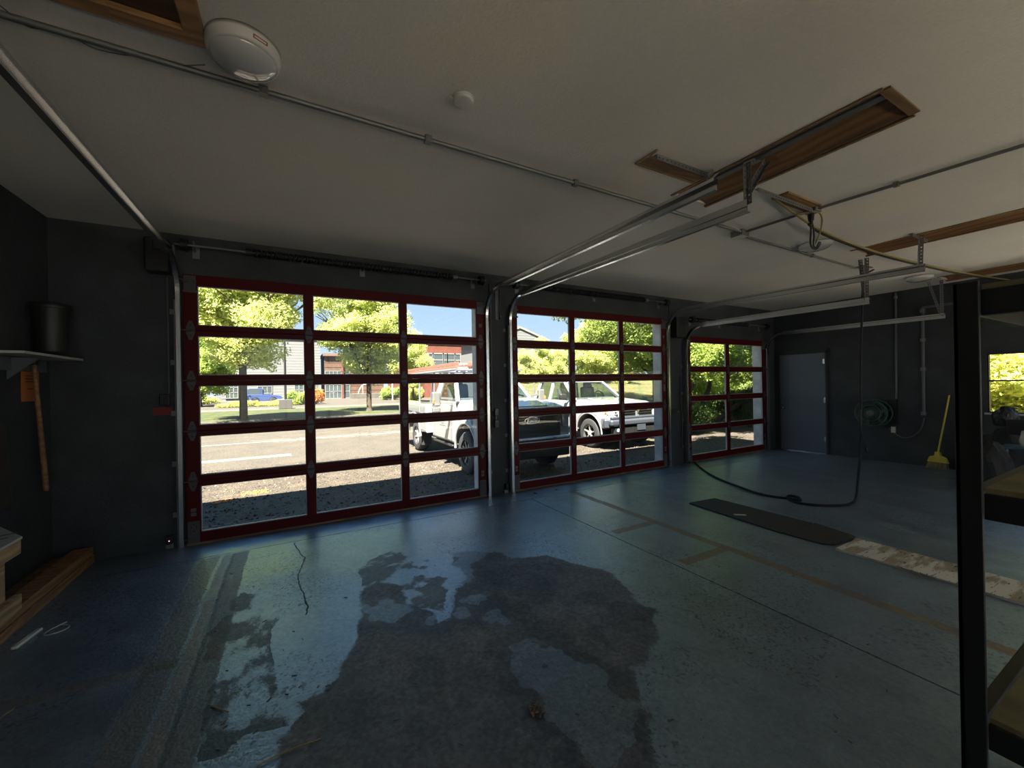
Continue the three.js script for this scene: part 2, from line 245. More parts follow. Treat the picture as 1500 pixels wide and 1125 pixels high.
function paintFloor(x, z, o) {
  // returns colour (sRGB) in o[0..2], roughness in o[3], height in o[4]
  const big = fbm(x * 1.1 + 40, z * 1.1 + 11, 5), mid = fbm(x * 6 + 7, z * 6 + 3, 4), fine = vnoise(x * 160, z * 160), fine2 = vnoise(x * 55 + 9, z * 55);
  const n = (mid - 0.5) * 0.16 + (fine - 0.5) * 0.07 + (fine2 - 0.5) * 0.06;
  let r = 0.375 + n + (big - 0.5) * 0.07, g = 0.415 + n + (big - 0.5) * 0.07, b = 0.455 + n + (big - 0.5) * 0.06, ro = 0.37 + 0.10 * (mid - 0.5) + 0.05 * (big - 0.5), h = 0.6 + 0.3 * (fine2 - 0.5) + 0.3 * (fine - 0.5) + 0.2 * (mid - 0.5);
  let coat = 1; const chip = (amt, cr, cg, cb, rough, dh) => { coat *= 1 - amt * (rough > 0.52 ? 1 : 0.15); r = lerp(r, cr + n, amt); g = lerp(g, cg + n, amt); b = lerp(b, cb + n, amt); ro = lerp(ro, rough, amt); h -= dh * amt; };
  // pits and small flakes
  const pit = sstep(0.80, 0.88, vnoise(x * 42 + 5, z * 60 + 2) * 0.6 + 0.4 * fine); chip(pit * 0.35 * sstep(0.4, 0.6, big), 0.24, 0.26, 0.28, 0.45, 0.06);
  { const spk = sstep(0.70, 0.80, vnoise(x * 85 + 31, z * 85)) * sstep(0.42, 0.6, fbm(x * 2.3 + 70, z * 2.3 + 8, 4)); chip(spk * 0.55, 0.2, 0.21, 0.225, 0.56, 0.10); }
  if (x < 3) {
    const wx = x + CEDGE(x, z, 0.26, 4), wz = z + CEDGE(x + 9, z - 5, 0.26, 4);
    let d = edgeDist(WORN, wx, wz); d = inPoly(WORN, wx, wz) ? d : -d;
    const w = sstep(-0.012, 0.012, d + (fine - 0.5) * 0.03);
    if (w > 0) {
      const oil = fbm(x * 1.7 + 1, z * 1.7 + 5, 5), br = sstep(0.46, 0.6, fbm(x * 1.3 + 20, z * 1.3, 5)), scuff = sstep(0.54, 0.64, fbm(x * 5 + 12, z * 5 + 2, 5) + 0.10 * (fine - 0.5)), tar = sstep(0.60, 0.68, fbm(x * 3.1 + 50, z * 3.1 + 22, 5));
      const c = lerp(0.345, 0.235, sstep(0.42, 0.6, oil)) + 0.05 * scuff - 0.06 * tar + (fine2 - 0.5) * 0.07;
      chip(w, c + 0.02 * br, c + 0.008 * br + 0.004, c + 0.03 - 0.015 * br, 0.56 + 0.16 * mid - 0.16 * sstep(0.5, 0.7, oil), 0.22);
    }
    if (inPoly(MOTTLE, wx, wz)) { const t = sstep(0.46, 0.56, fbm(x * 5, z * 5 + 8, 5)); chip(t * 0.85, 0.27, 0.275, 0.28, 0.6, 0.2); }
    if (inPoly(LEFTWORN, wx, wz)) { const t = sstep(0.44, 0.58, fbm(x * 9, z * 5 + 4, 5) + 0.14 * (fine - 0.5)); chip(t * 0.9, 0.24, 0.26, 0.285, 0.58, 0.2); }
    // a wandering crack
    const cx = py_(440, 830, 0).x + 0.03 * Math.sin(z * 7) + CEDGE(x, z, 0.05, 7); if (z > -4.75 && z < -3.2 && Math.abs(x - cx) < 0.005) chip(0.9, 0.1, 0.1, 0.1, 0.8, 0.5);
    // tape residue and stripes along the left side
    const jig = CEDGE(0, z, 0.03, 5) + (fine - 0.5) * 0.012;
    const band = (c, w2, amt, cr, cg, cb, rough) => { const t = 1 - sstep(w2 - 0.006, w2 + 0.006, Math.abs(x + jig - c)); if (t > 0) chip(t * amt * (0.75 + 0.5 * (mid - 0.2)), cr, cg, cb, rough, 0.05); };
    if (z > -4.76) {
      band(-0.69, 0.075, 0.75, 0.36, 0.33, 0.29, 0.55);
      band(-0.555, 0.035, z < -3.8 ? 0.9 : 0.7, z < -3.8 ? 0.62 : 0.50, z < -3.8 ? 0.62 : 0.40, z < -3.8 ? 0.60 : 0.34, 0.6);
      band(-0.505, 0.012, 0.8, 0.2, 0.19, 0.19, 0.7);
      band(-0.44, 0.06, 0.75, 0.33, 0.27, 0.25, 0.65);
      if (x < -0.6 && x > -1.42 && Math.abs(z + 3.06 - 0.05 * (x + 1) + jig) < 0.045) chip(0.6, 0.40, 0.33, 0.27, 0.6, 0.03);
    }
    if (x < -0.95) { const t = sstep(0.5, 0.62, fbm(x * 6, z * 6 + 4, 5)); chip(t * 0.14, 0.26, 0.27, 0.28, 0.5, 0.05); }
  } else {
    const jig = CEDGE(3, z, 0.03, 5) + (fine - 0.5) * 0.015;
    const t = 1 - sstep(0.045, 0.06, Math.abs(x + jig - 3.63)); chip(t * 0.85 * (0.6 + 0.8 * (mid - 0.1)), 0.46, 0.37, 0.25, 0.62, 0.05);
    for (const zz of [-3.25, -2.39]) if (x < 3.64 && Math.abs(z - zz + jig) < 0.05) chip(0.85 * (0.75 + 0.6 * (mid - 0.2)), 0.46, 0.37, 0.25, 0.62, 0.05);
    // greenish grime and dark oil smears
    const sm = sstep(0.52, 0.68, fbm(x * 3.2 + 60, z * 0.9 + 5, 5)) * sstep(3.7, 4.3, x); chip(sm * 0.28, 0.25, 0.26, 0.24, 0.40, 0.02);
    const lt = sstep(0.56, 0.68, fbm(x * 1.2 + 31, z * 2.1, 5)) * (x > 3.9 && x < 6.5 ? 1 : 0); chip(lt * 0.3, 0.44, 0.45, 0.40, 0.45, 0.01);
  }
  o[0] = r; o[1] = g; o[2] = b; o[3] = ro; o[4] = h; o[5] = coat;
}
function slab(parent, x0, x1, z0, z1, W, H, fn) {
  const c = new Uint8Array(W * H * 4), q = new Uint8Array(W * H * 4), w = new Uint8Array(W * H * 4), o = [0, 0, 0, 0, 0, 1];
  for (let j = 0; j < H; j++) for (let i = 0; i < W; i++) {
    fn(lerp(x0, x1, (i + 0.5) / W), lerp(z0, z1, (j + 0.5) / H), o); const k = (j * W + i) * 4;
    for (let m = 0; m < 3; m++) c[k + m] = clamp(o[m]) * 255; c[k + 3] = q[k + 3] = 255; q[k] = clamp(o[4]) * 255; q[k + 1] = clamp(o[3]) * 255; q[k + 2] = 0; w[k] = w[k + 1] = w[k + 2] = w[k + 3] = clamp(0.24 + 0.76 * o[5] * (0.78 + 0.7 * (o[4] - 0.55))) * 255;
  }
  const mk = (d, s) => { const t = new THREE.DataTexture(d, W, H, THREE.RGBAFormat); t.magFilter = THREE.LinearFilter; t.minFilter = THREE.LinearMipmapLinearFilter; t.generateMipmaps = true; if (s) t.colorSpace = THREE.SRGBColorSpace; t.needsUpdate = true; return t; };
  const tc = mk(c, true), tq = mk(q, false), tw = mk(w, false);
  const m = new THREE.MeshPhysicalMaterial({ map: tc, roughnessMap: tq, roughness: 1, bumpMap: tq, bumpScale: 0.003, ior: 2.3, specularColor: new THREE.Color(0.66, 0.85, 1), specularIntensity: 2, specularIntensityMap: tw }); m.userData.keepUV = true;
  const g = bxc(x0, x1, -0.12, 0, z0, z1), p = g.attributes.position, uv = g.attributes.uv;
  for (let i = 0; i < p.count; i++) uv.setXY(i, (p.getX(i) - x0) / (x1 - x0), (p.getZ(i) - z0) / (z1 - z0));
  return part('slab', g, m, parent);
}
{
  const fl = structGroup('floor', 'worn blue-grey painted concrete floor');
  slab(fl, XL, 2.913, -4.785, 0.35, 1640, 1740, paintFloor);
  slab(fl, 2.925, XR, -4.785, 0.35, 1600, 1160, paintFloor);
  slab(fl, XL, XR, ZO - 0.02, -4.795, 2000, 120, (x, z, o) => { paintFloor(9, z + x * 0.37, o); const m = fbm(x * 4, z * 4, 4); o[0] = 0.34 + (m - 0.5) * 0.2; o[1] = 0.38 + (m - 0.5) * 0.2; o[2] = 0.41 + (m - 0.5) * 0.2; o[3] = 0.36 + 0.25 * (m - 0.5); });
  part('slab', bxc(XL, XR, -0.12, 0, 0.36, 2.59), mat([0.10, 0.125, 0.15], 0.4, { map: rep(tBlock, 0.5) }), fl);
  part('slab', bxc(XL, XR, -0.12, 0, 2.6, ZB), M.paleConcrete, fl, 'bare concrete slab');
  part('joint_filler', bxc(XL, XR, -0.2, -0.012, ZO, ZB), M.dark, fl);
}

// ------------------------------------------------------------ sectional garage doors
const ZD = -5.25;
const hingeShape = (() => { const s = 0.036, h = 0.10; return poly([[-s, 0.012], [s, 0.012], [s, 0.03], [0.012, h], [-0.012, h], [-s, 0.03]], [circ(0, 0.055, 0.007, 6)]); })();
function hingeGeos(x, y) {
  const a = ext(hingeShape, 0.004), b = a.clone(); b.rotateZ(Math.PI);
  a.translate(x, y, ZD + 0.024); b.translate(x, y, ZD + 0.024);
  return [a, b, cyl(0.009, 0.009, 0.085, 8, x, y, ZD + 0.031, 0, 0, Math.PI / 2), cyl(0.007, 0.007, 0.006, 6, x - 0.02, y + 0.03, ZD + 0.03, Math.PI / 2), cyl(0.007, 0.007, 0.006, 6, x + 0.02, y + 0.03, ZD + 0.03, Math.PI / 2), cyl(0.007, 0.007, 0.006, 6, x, y - 0.035, ZD + 0.03, Math.PI / 2)];
}
doors.forEach((d, di) => {
  const root = structGroup('door_' + (di + 1), ['wide red sectional garage door with fifteen glass panes, beside the dark side wall', 'red sectional garage door with fifteen panes, the parked pickups close behind it', 'small red sectional garage door with eight panes beside the steel side door'][di], [(d.ox0 + d.ox1) / 2, 0, ZD]);
  const ox = root.position.x, L = (g) => { g.translate(-ox, 0, -ZD); return g; };
  const rail = d.rows === 5 ? 0.11 : 0.105, n = d.rows, H = d.y1 - d.y0, pane = n === 5 ? 0.41 : (H - rail * 3) / 4, low = H - (n - 1) * (pane + rail);
  const colX = [d.x0, ...d.mull.flat(), d.x1];
  let yb = d.y0; const joints = [];
  for (let r = 0; r < n; r++) {
    const h = r === 0 ? low : pane, y0 = yb, y1 = yb + h;
    const s0 = r === 0 ? 0.022 : y0 - rail / 2 + 0.0004, s1 = r === n - 1 ? d.y1 + 0.115 : y1 + rail / 2 - 0.0004;
    const fr = [rbx(d.ox1 - d.ox0, y0 - s0, 0.045, 0.006, ox, (y0 + s0) / 2, ZD), rbx(d.ox1 - d.ox0, s1 - y1, 0.045, 0.006, ox, (y1 + s1) / 2, ZD)];
    const post = (a, b) => fr.push(rbx(b - a, y1 - y0 + 0.004, 0.0445, 0.006, (a + b) / 2, (y0 + y1) / 2, ZD));
    post(d.ox0, d.x0); for (const [a, b] of d.mull) post(a, b); post(d.x1, d.ox1);
    const sec = part('section', fr.map(L), M.red, root);
    for (let c = 0; c < colX.length; c += 2) {
      const a = colX[c], b = colX[c + 1];
      const p = part('pane', L(new THREE.PlaneGeometry(b - a + 0.01, h + 0.01).translate((a + b) / 2, (y0 + y1) / 2, ZD - 0.004)), M.glass, sec);
      part('glazing_bead', [bxc(a, b, y0, y0 + 0.009, ZD - 0.02, ZD + 0.01), bxc(a, b, y1 - 0.007, y1, ZD - 0.02, ZD + 0.01), bxc(a, a + 0.006, y0, y1, ZD - 0.02, ZD + 0.01), bxc(b - 0.006, b, y0, y1, ZD - 0.02, ZD + 0.01)].map(L), M.gasket, sec);
    }
    yb = y1 + rail; if (r < n - 1) joints.push(y1 + rail / 2);
  }
  const hx = [(d.ox0 + d.x0) / 2, ...d.mull.map(m => (m[0] + m[1]) / 2), (d.ox1 + d.x1) / 2];
  for (const y of joints) for (const x of hx) part('hinge', hingeGeos(x, y).map(L), M.hinge, root, 'galvanised hinge');
  for (const s of [0, 1]) {
    const x = s ? (d.ox1 + d.x1) / 2 : (d.ox0 + d.x0) / 2, ex = s ? d.ox1 : d.ox0, o = s ? 1 : -1;
    part('bottom_bracket', [ext(poly([[-0.05, 0], [0.05, 0], [0.05, 0.22], [-0.05, 0.22]], [circ(-0.02, 0.16, 0.008, 6), circ(0.022, 0.16, 0.008, 6), circ(0, 0.185, 0.008, 6), circ(0, 0.12, 0.008, 6)]), 0.004).translate(x, 0.026, ZD + 0.024), bar(V(x + o * 0.02, 0.07, ZD + 0.032), V(ex + o * 0.06, 0.07, ZD + 0.032), 0.006)].map(L), M.hinge, root);
    part('top_bracket', [bxc(x - 0.055, x + 0.055, d.y1 + 0.03, d.y1 + 0.045, ZD + 0.024, ZD + 0.06), bxc(x - 0.05, x + 0.05, d.y1 - 0.07, d.y1 + 0.10, ZD + 0.024, ZD + 0.028), bar(V(x, d.y1 + 0.05, ZD + 0.06), V(ex + o * 0.05, d.y1 + 0.05, ZD + 0.06), 0.006), bxc(x - 0.055, x + 0.055, d.y1 - 0.075, d.y1 - 0.055, ZD + 0.024, ZD + 0.05)].map(L), M.hinge, root);
    for (const y of joints) part('roller', [bar(V(x, y, ZD + 0.034), V(ex + o * 0.035, y, ZD + 0.034), 0.005), cyl(0.022, 0.022, 0.012, 12, ex + o * 0.035, y, ZD + 0.034, 0, 0, Math.PI / 2)].map(L), M.greyPlastic, root);
    const st = (y, h2) => part('sticker', L(bxc(x - 0.022, x + 0.022, y, y + h2, ZD + 0.0225, ZD + 0.0235)), M.greyPlastic, root, 'small pale label');
    st(0.30, 0.035); st(0.345, 0.035); if (s && di < 2) { st(1.42, 0.13); st(2.42, 0.05); }
  }
  part('bottom_seal', L(bxc(d.ox0, d.ox1, 0.001, 0.022, ZD - 0.015, ZD + 0.02)), M.woodGrey, root, 'weathered bottom seal strip');
});

// ------------------------------------------------------------ door tracks
// C-channel swept along a path in the y-z plane at x; open side faces inwards
function trackGeo(path, w = 0.052, t = 0.004, lip = 0.016, side = 1) {
  // profile coordinates: a along the in-plane normal, b across x
  const prof = [[-w / 2, side * 0.018], [-w / 2, -side * 0.018], [w / 2, -side * 0.018], [w / 2, side * 0.018], [w / 2 - lip, side * 0.018], [w / 2 - lip, side * (0.018 - t)], [w / 2 - t, side * (0.018 - t)], [w / 2 - t, -side * (0.018 - t)], [-w / 2 + t, -side * (0.018 - t)], [-w / 2 + t, side * (0.018 - t)], [-w / 2 + lip * 0.5, side * (0.018 - t)], [-w / 2 + lip * 0.5, side * 0.018]];
  const pos = [], idx = []; const n = prof.length;
  path.forEach((p, i) => {
    const a = path[Math.max(0, i - 1)], b = path[Math.min(path.length - 1, i + 1)]; const dy = b[0] - a[0], dz = b[1] - a[1], l = Math.hypot(dy, dz); const ny = dz / l, nz = -dy / l;
    for (const [u, v] of prof) pos.push(v, p[0] + ny * u, p[1] + nz * u);
    if (i) for (let k = 0; k < n; k++) { const k2 = (k + 1) % n, A = (i - 1) * n + k, B = (i - 1) * n + k2, C = i * n + k, D = i * n + k2; idx.push(A, B, C, B, D, C); }
  });
  const g = new THREE.BufferGeometry(); g.setAttribute('position', new THREE.Float32BufferAttribute(pos, 3)); g.setIndex(idx); const q = g.toNonIndexed(); q.computeVertexNormals(); return q;
}
function makeTrack(x, side, yEnd, yBend, zEnd, label) {
  const t = thing('door_track', label, 'door track', [x, 0, ZD + 0.034], 0, 'galvanised garage door tracks');
  const R = 0.36, z0 = 0, yC = yBend - R, seg = 14;
  part('vertical_track', trackGeo([[0.004, z0], [yC, z0]], 0.056, 0.004, 0.016, side), M.galv, t);
  const arc = []; for (let i = 0; i <= seg; i++) { const a = i / seg * Math.PI / 2; arc.push([yC + R * Math.sin(a), z0 + R * (1 - Math.cos(a))]); }
  part('curved_track', trackGeo(arc, 0.052, 0.004, 0.016, side), M.galv, t);
  const zl = zEnd - (ZD + 0.034);
  part('horizontal_track', trackGeo([[yBend, z0 + R], [yEnd, zl]], 0.085, 0.004, 0.022, side), M.galv, t);
  part('track_angle', [beam(V(side * -0.024, (yBend + 0.02), z0 + R + 0.05), V(side * -0.024, yEnd + 0.02, zl), 0.006, 0.05)], M.galv, t);
  part('jamb_angle', bxc(-side * 0.03 - 0.003, -side * 0.03 + 0.003, 0.01, yC - 0.05, -0.06, 0.015), M.galvDull, t);
  for (let y = 0.3; y < yC; y += 0.52) part('jamb_bracket', [bxc(-side * 0.055 - 0.025, -side * 0.055 + 0.025, y, y + 0.05, -0.062, -0.056), bxc(-side * 0.034 - 0.003, -side * 0.034 + 0.003, y, y + 0.05, -0.06, -0.01)], M.galvDull, t);
  return t;
}
makeTrack(-0.985, 1, 2.925, 2.93, -1.2, 'galvanised track curving from the side wall door jamb up along the ceiling');
makeTrack(2.477, -1, 2.895, 2.92, -1.66, 'galvanised track at the pillar side of the widest door, ending near the wood trimmed slot');
makeTrack(2.86, 1, 2.83, 2.88, -1.67, 'galvanised track beside the push button pillar, hung by a braced bracket');
makeTrack(6.25, -1, 2.83, 2.90, -1.70, 'galvanised track rising beside the narrow pier and passing the black hanging cord');
makeTrack(6.765, 1, 2.625, 2.65, -2.37, 'dull galvanised track of the small door, pillar side');
makeTrack(9.535, -1, 2.61, 2.62, -2.36, 'dull galvanised track of the small door along the blue-grey wall');

// perforated angle iron of length L along +x, two flanges
function perfAngle(L, w = 0.035) {
  const n = Math.max(3, Math.round(L / 0.04)), holes = []; for (let i = 0; i < n; i++) holes.push(circ((i + 0.5) * L / n, w / 2, 0.008, 6));
  const a = ext(poly([[0, 0], [L, 0], [L, w], [0, w]], holes), 0.003), b = a.clone(); b.rotateX(Math.PI / 2); return [a, b];
}
function perfBar(a, b, w = 0.035, roll = 0) { // perforated angle between two points
  const d = b.clone().sub(a), L = d.length(), q = new THREE.Quaternion().setFromUnitVectors(V(1, 0, 0), d.normalize()), q2 = new THREE.Quaternion().setFromAxisAngle(V(1, 0, 0), roll);
  return perfAngle(L, w).map(g => { g.applyQuaternion(q2); g.applyQuaternion(q); g.translate(a.x, a.y, a.z); return g; });
}
function hanger(label, drop, parts) { const t = thing('track_hanger', label, 'hanger', [drop.x, drop.y, drop.z], 0, 'perforated steel hangers holding the door tracks'); for (const [nm, a, b, roll] of parts) part(nm, perfBar(a.clone().sub(drop), b.clone().sub(drop), 0.036, roll || 0), M.galvDull, t); return t; }
{
  const y = CEIL - 0.002;
  hanger('perforated steel angle from the torn plaster patch to the end of a track', V(2.477, 2.94, -1.72), [['strut', V(2.46, 2.94, -1.70), V(2.86, y - 0.03, -1.93)], ['ceiling_angle', V(2.29, y - 0.005, -1.97), V(2.90, y - 0.005, -1.97), Math.PI]]);
  hanger('perforated steel hanger with a diagonal brace between slot and junction box', V(2.87, 2.85, -1.69), [['hanger_leg', V(2.87, 2.85, -1.69), V(2.87, y - 0.06, -1.69)], ['brace', V(2.88, 2.93, -1.69), V(3.12, y, -1.69)], ['brace', V(2.87, 3.12, -1.69), V(3.05, y, -1.69)]]);
  hanger('short perforated steel hanger holding the track end above the rack', V(6.25, 2.85, -1.75), [['hanger_leg', V(6.25, 2.85, -1.75), V(6.3, y, -1.75)], ['ceiling_angle', V(6.1, y - 0.004, -1.75), V(6.55, y - 0.004, -1.75), Math.PI]]);
  hanger('perforated steel hanger beside the black hanging cord', V(6.765, 2.63, -2.42), [['hanger_leg', V(6.765, 2.63, -2.42), V(6.80, y, -2.42)], ['brace', V(6.765, 2.66, -2.44), V(6.82, y, -2.50)]]);
  hanger('perforated steel hanger dropping near the blue-grey wall', V(9.535, 2.62, -2.41), [['hanger_leg', V(9.535, 2.62, -2.41), V(9.535, y, -2.41)], ['brace', V(9.52, 2.66, -2.43), V(9.50, y, -2.56)]]);
}
// second perforated angle running to the junction box
{ const t = thing('perforated_angle', 'perforated steel angle on a wood batten leading to the junction box', 'angle iron', [3.85, CEIL, -1.9]); part('angle', perfBar(V(-0.45, -0.03, 0.0), V(0.45, -0.03, 0.0), 0.036, Math.PI), M.galvDull, t); part('batten', bxc(-0.1, 0.46, -0.018, -0.001, -0.09, 0.05), M.wood, t); }
{ const t = thing('plaster_patch', 'torn plaster patch baring wood behind the track hanger', 'ceiling patch', [2.55, CEIL - 0.008, -2.03]); part('bared_wood', bxc(-0.29, 0.33, 0.001, 0.007, -0.09, 0.02), M.wood, t); part('ragged_edge', [bxc(-0.31, 0.34, -0.003, 0.006, -0.105, -0.09), bxc(-0.31, -0.29, -0.003, 0.006, -0.1, 0.1)], M.woodPale, t); }

// ------------------------------------------------------------ torsion springs over the doors
function torsion(x0, x1, y, s0, s1, label) {
  const z = -5.16, t = thing('torsion_spring_shaft', label, 'torsion spring', [(x0 + x1) / 2, y - 0.1, z], 0), cx = (x0 + x1) / 2;
  part('shaft', bar(V(x0 - cx, 0.1, 0), V(x1 - cx, 0.1, 0), 0.012), M.galvDull, t);
  const coil = []; const turns = 52; for (let i = 0; i <= turns * 10; i++) { const a = i / 10 * 2 * Math.PI; coil.push(V(lerp(s0, s1, i / turns / 10) - cx, 0.1 + 0.032 * Math.sin(a), 0.032 * Math.cos(a))); }
  part('spring', [tube(coil, 0.0125, turns * 10, 5), bar(V(s0 - cx, 0.1, 0), V(s1 - cx, 0.1, 0), 0.026, 0.026, 12)], M.blackSteel, t);
  part('winding_cone', [cyl(0.03, 0.042, 0.07, 14, s1 - cx + 0.03, 0.1, 0, 0, 0, Math.PI / 2)], M.galvDull, t); part('winding_cone', [cyl(0.042, 0.03, 0.07, 14, s0 - cx - 0.03, 0.1, 0, 0, 0, Math.PI / 2)], M.blackSteel, t);
  for (const x of [x0 + 0.08, x1 - 0.08]) part('cable_drum', [cyl(0.06, 0.06, 0.05, 20, x - cx, 0.1, 0, 0, 0, Math.PI / 2), cyl(0.068, 0.068, 0.008, 20, x - cx + 0.025, 0.1, 0, 0, 0, Math.PI / 2)], M.blackSteel, t);
  for (const x of [x0 + 0.16, (s0 + s1) / 2, x1 - 0.16]) part('bearing_plate', [bxc(x - cx - 0.03, x - cx + 0.03, 0.0, 0.12, -0.118, -0.112), bxc(x - cx - 0.003, x - cx + 0.003, 0.06, 0.14, -0.115, 0.02)], M.galvDull, t);
}
torsion(-1.0, 2.46, 3.075, -0.33, 1.95, 'long black torsion spring on a steel shaft above the widest garage door');
torsion(2.86, 6.24, 3.075, 3.45, 5.6, 'black torsion spring on a shaft above the garage door facing the pickups');
torsion(6.80, 9.50, 2.80, 7.1, 8.7, 'short black torsion spring on a shaft above the small garage door');
function motor(x, y, w, h, label) { const t = thing('door_operator', label, 'door opener', [x, y - h / 2, -5.2]); part('housing', rbx(w, h, 0.16, 0.02, 0, h / 2, 0), M.blackPlastic, t); part('chain_guard', rbx(w * 0.5, h * 0.35, 0.08, 0.015, 0.02, h * 0.8, 0.05), M.blackSteel, t); part('mounting_plate', bxc(-w / 2 - 0.02, w / 2 + 0.02, 0.02, h - 0.02, -0.08, -0.07), M.galvDull, t); }
motor(-1.13, 2.94, 0.19, 0.34, 'black jackshaft door opener high in the dark corner by the side wall');
motor(6.52, 2.63, 0.24, 0.40, 'black jackshaft door opener on the narrow pier between two doors');

// ------------------------------------------------------------ ceiling fittings
SLOTS.forEach(([x0, x1, z0, z1], i) => {
  const t = thing('ceiling_slot', ['wood lined slot in the ceiling with a bare light channel, nearest the round dome lamp', 'long wood lined ceiling slot behind the yellow cable', 'wood lined ceiling slot close to the blue-grey wall'][i], 'ceiling slot', [(x0 + x1) / 2, CEIL, (z0 + z1) / 2]);
  const cx = (x0 + x1) / 2, cz = (z0 + z1) / 2, a = x0 - cx, b = x1 - cx, c = z0 - cz, d = z1 - cz, H = 0.10;
  part('side_board', beam(V(b - 0.006, 0.004, (c + d) / 2), V(a + (b - a) * 0.42, H, (c + d) / 2), 0.012, d - c - 0.01), M.woodZ, t); part('side_board', bxc(a - 0.02, a, 0.017, H, c, d), M.wood, t);
  part('end_board', bxc(a, b, 0.017, H, c - 0.02, c), M.wood, t); part('end_board', bxc(a, b, 0.017, H, d, d + 0.02), M.wood, t);
  part('top_board', bxc(a - 0.02, b + 0.02, H, H + 0.015, c - 0.02, d + 0.02), M.wood, t);
  part('edge_trim', [bxc(a - 0.022, a, -0.010, -0.001, c - 0.02, d + 0.02), bxc(b, b + 0.026, -0.018, -0.001, c - 0.02, d + 0.02), bxc(a, b, -0.012, -0.001, d, d + 0.05)], i === 0 ? M.woodMid : M.wood, t);
  if (i === 0) part('light_channel', [bxc(a + 0.012, a + 0.13, 0.006, 0.05, c + 0.28, d - 0.01), bxc(a + 0.05, a + 0.09, -0.006, 0.006, c + 0.28, d - 0.01)], M.galvDull, t, 'bare grey metal light channel');
});
{ const hx0 = -0.95, hx1 = -0.315, hz0 = -2.30, hz1 = -1.45, cx = (hx0 + hx1) / 2, cz = (hz0 + hz1) / 2, w = 0.07;
  const t = thing('attic_hatch', 'attic hatch framed in brown wood beside the round dome lamp', 'hatch', [cx, CEIL, cz]);
  const fr = (s) => { const g = ext(s, 0.022, 0.006); g.rotateX(Math.PI / 2); g.translate(0, -0.003, 0); return g; };
  const a = hx0 - cx, b = hx1 - cx, c = hz0 - cz, d = hz1 - cz;
  part('frame_board', fr(poly([[a, c], [b, c], [b - w, c + w], [a + w, c + w]])), M.wood, t); part('frame_board', fr(poly([[b, c], [b, d], [b - w, d - w], [b - w, c + w]])), M.wood, t);
  part('frame_board', fr(poly([[a, d], [a + w, d - w], [b - w, d - w], [b, d]])), M.wood, t); part('frame_board', fr(poly([[a, c], [a + w, c + w], [a + w, d - w], [a, d]])), M.wood, t);
  part('hatch_panel', bxc(a + w, b - w, -0.008, -0.001, c + w, d - w), M.woodDark, t, 'dark stained hatch panel'); }
function domeLamp(x, z, r, h, label, tag) {
  const t = thing('dome_lamp', label, 'ceiling lamp', [x, CEIL - h, z], 0);
  part('base', lathe([[0.001, h], [r, h], [r * 1.02, h * 0.8], [r * 0.99, h * 0.52], [r * 0.9, h * 0.42], [0.001, h * 0.42]], 40), M.whitePlastic, t);
  part('dome', lathe([[0.001, 0], [r * 0.3, h * 0.015], [r * 0.6, h * 0.12], [r * 0.82, h * 0.28], [r * 0.92, h * 0.45], [r * 0.9, h * 0.5], [0.001, h * 0.5]], 40), M.whiteGloss, t, 'glossy white dome');
  if (tag) part('tag', ext(poly([[-0.03, -0.008], [0.03, -0.008], [0.03, 0.008], [-0.03, 0.008]], [[[-0.026, -0.005], [0.026, -0.005], [0.026, 0.005], [-0.026, 0.005]]]), 0.002).rotateX(0.1).translate(0.0, h * 0.66, r * 1.0).rotateY(0.5), M.redPrint, t, 'small red outlined tag');
  return t;
}
domeLamp(-0.165, -2.25, 0.150, 0.115, 'round white dome lamp beside the wooden attic hatch', true);
domeLamp(5.5, -2.43, 0.165, 0.085, 'round white dome lamp under the yellow cable loops', false);
domeLamp(8.85, -2.47, 0.165, 0.085, 'round white dome lamp nearest the blue-grey wall', false);
{ const t = thing('smoke_detector_base', 'small round plate with a lifted tab on bare ceiling', 'smoke detector', [0.875, CEIL - 0.028, -2.09]);
  part('plate', lathe([[0.001, 0], [0.05, 0.0], [0.056, 0.008], [0.056, 0.027], [0.001, 0.027]], 28), M.ceiling, t); part('tab', [bx(0.05, 0.006, 0.03, -0.065, 0.014, -0.02, 0, 0.5, 0.25)], M.ceiling, t); part('rim', lathe([[0.048, 0.027], [0.062, 0.027], [0.062, 0.018], [0.054, 0.012]], 28), M.whitePlastic, t); }
function conduit(label, pts, r, m, clips = [], rect) {
  const t = thing('conduit', label, 'conduit', [pts[0].x, pts[0].y, pts[0].z]); const o = pts[0];
  part('pipe', pts.slice(1).map((p, i) => bar(pts[i].clone().sub(o), p.clone().sub(o), r, r, 12)), m, t);
  for (const c of clips) { const k = c.clone().sub(o); part('clip', bx(r * 2.8, r * 2.8, r * 2.8, k.x, k.y, k.z), M.galvDull, t); }
  return t;
}
conduit('long straight ceiling conduit running past the dome lamp to the junction box', [V(XL + 0.01, CEIL - 0.026, -2.475), V(4.22, CEIL - 0.026, -2.56)], 0.015, M.galvDull, [V(-0.1, CEIL - 0.026, -2.5), V(0.8, CEIL - 0.026, -2.513), V(2.0, CEIL - 0.026, -2.53)]);
conduit('ceiling conduit between junction box and hanging cord outlet', [V(4.34, CEIL - 0.026, -2.62), V(7.15, CEIL - 0.026, -2.66)], 0.013, M.galvDull, [V(5.9, CEIL - 0.026, -2.64)]);
conduit('ceiling conduit running back from the cable outlet over the rack', [V(4.28, CEIL - 0.026, -2.58), V(4.32, CEIL - 0.026, -1.9), V(4.45, CEIL - 0.026, -0.7), V(4.55, CEIL - 0.026, 1.5)], 0.013, M.galvDull, [V(4.38, CEIL - 0.026, -1.35)]);
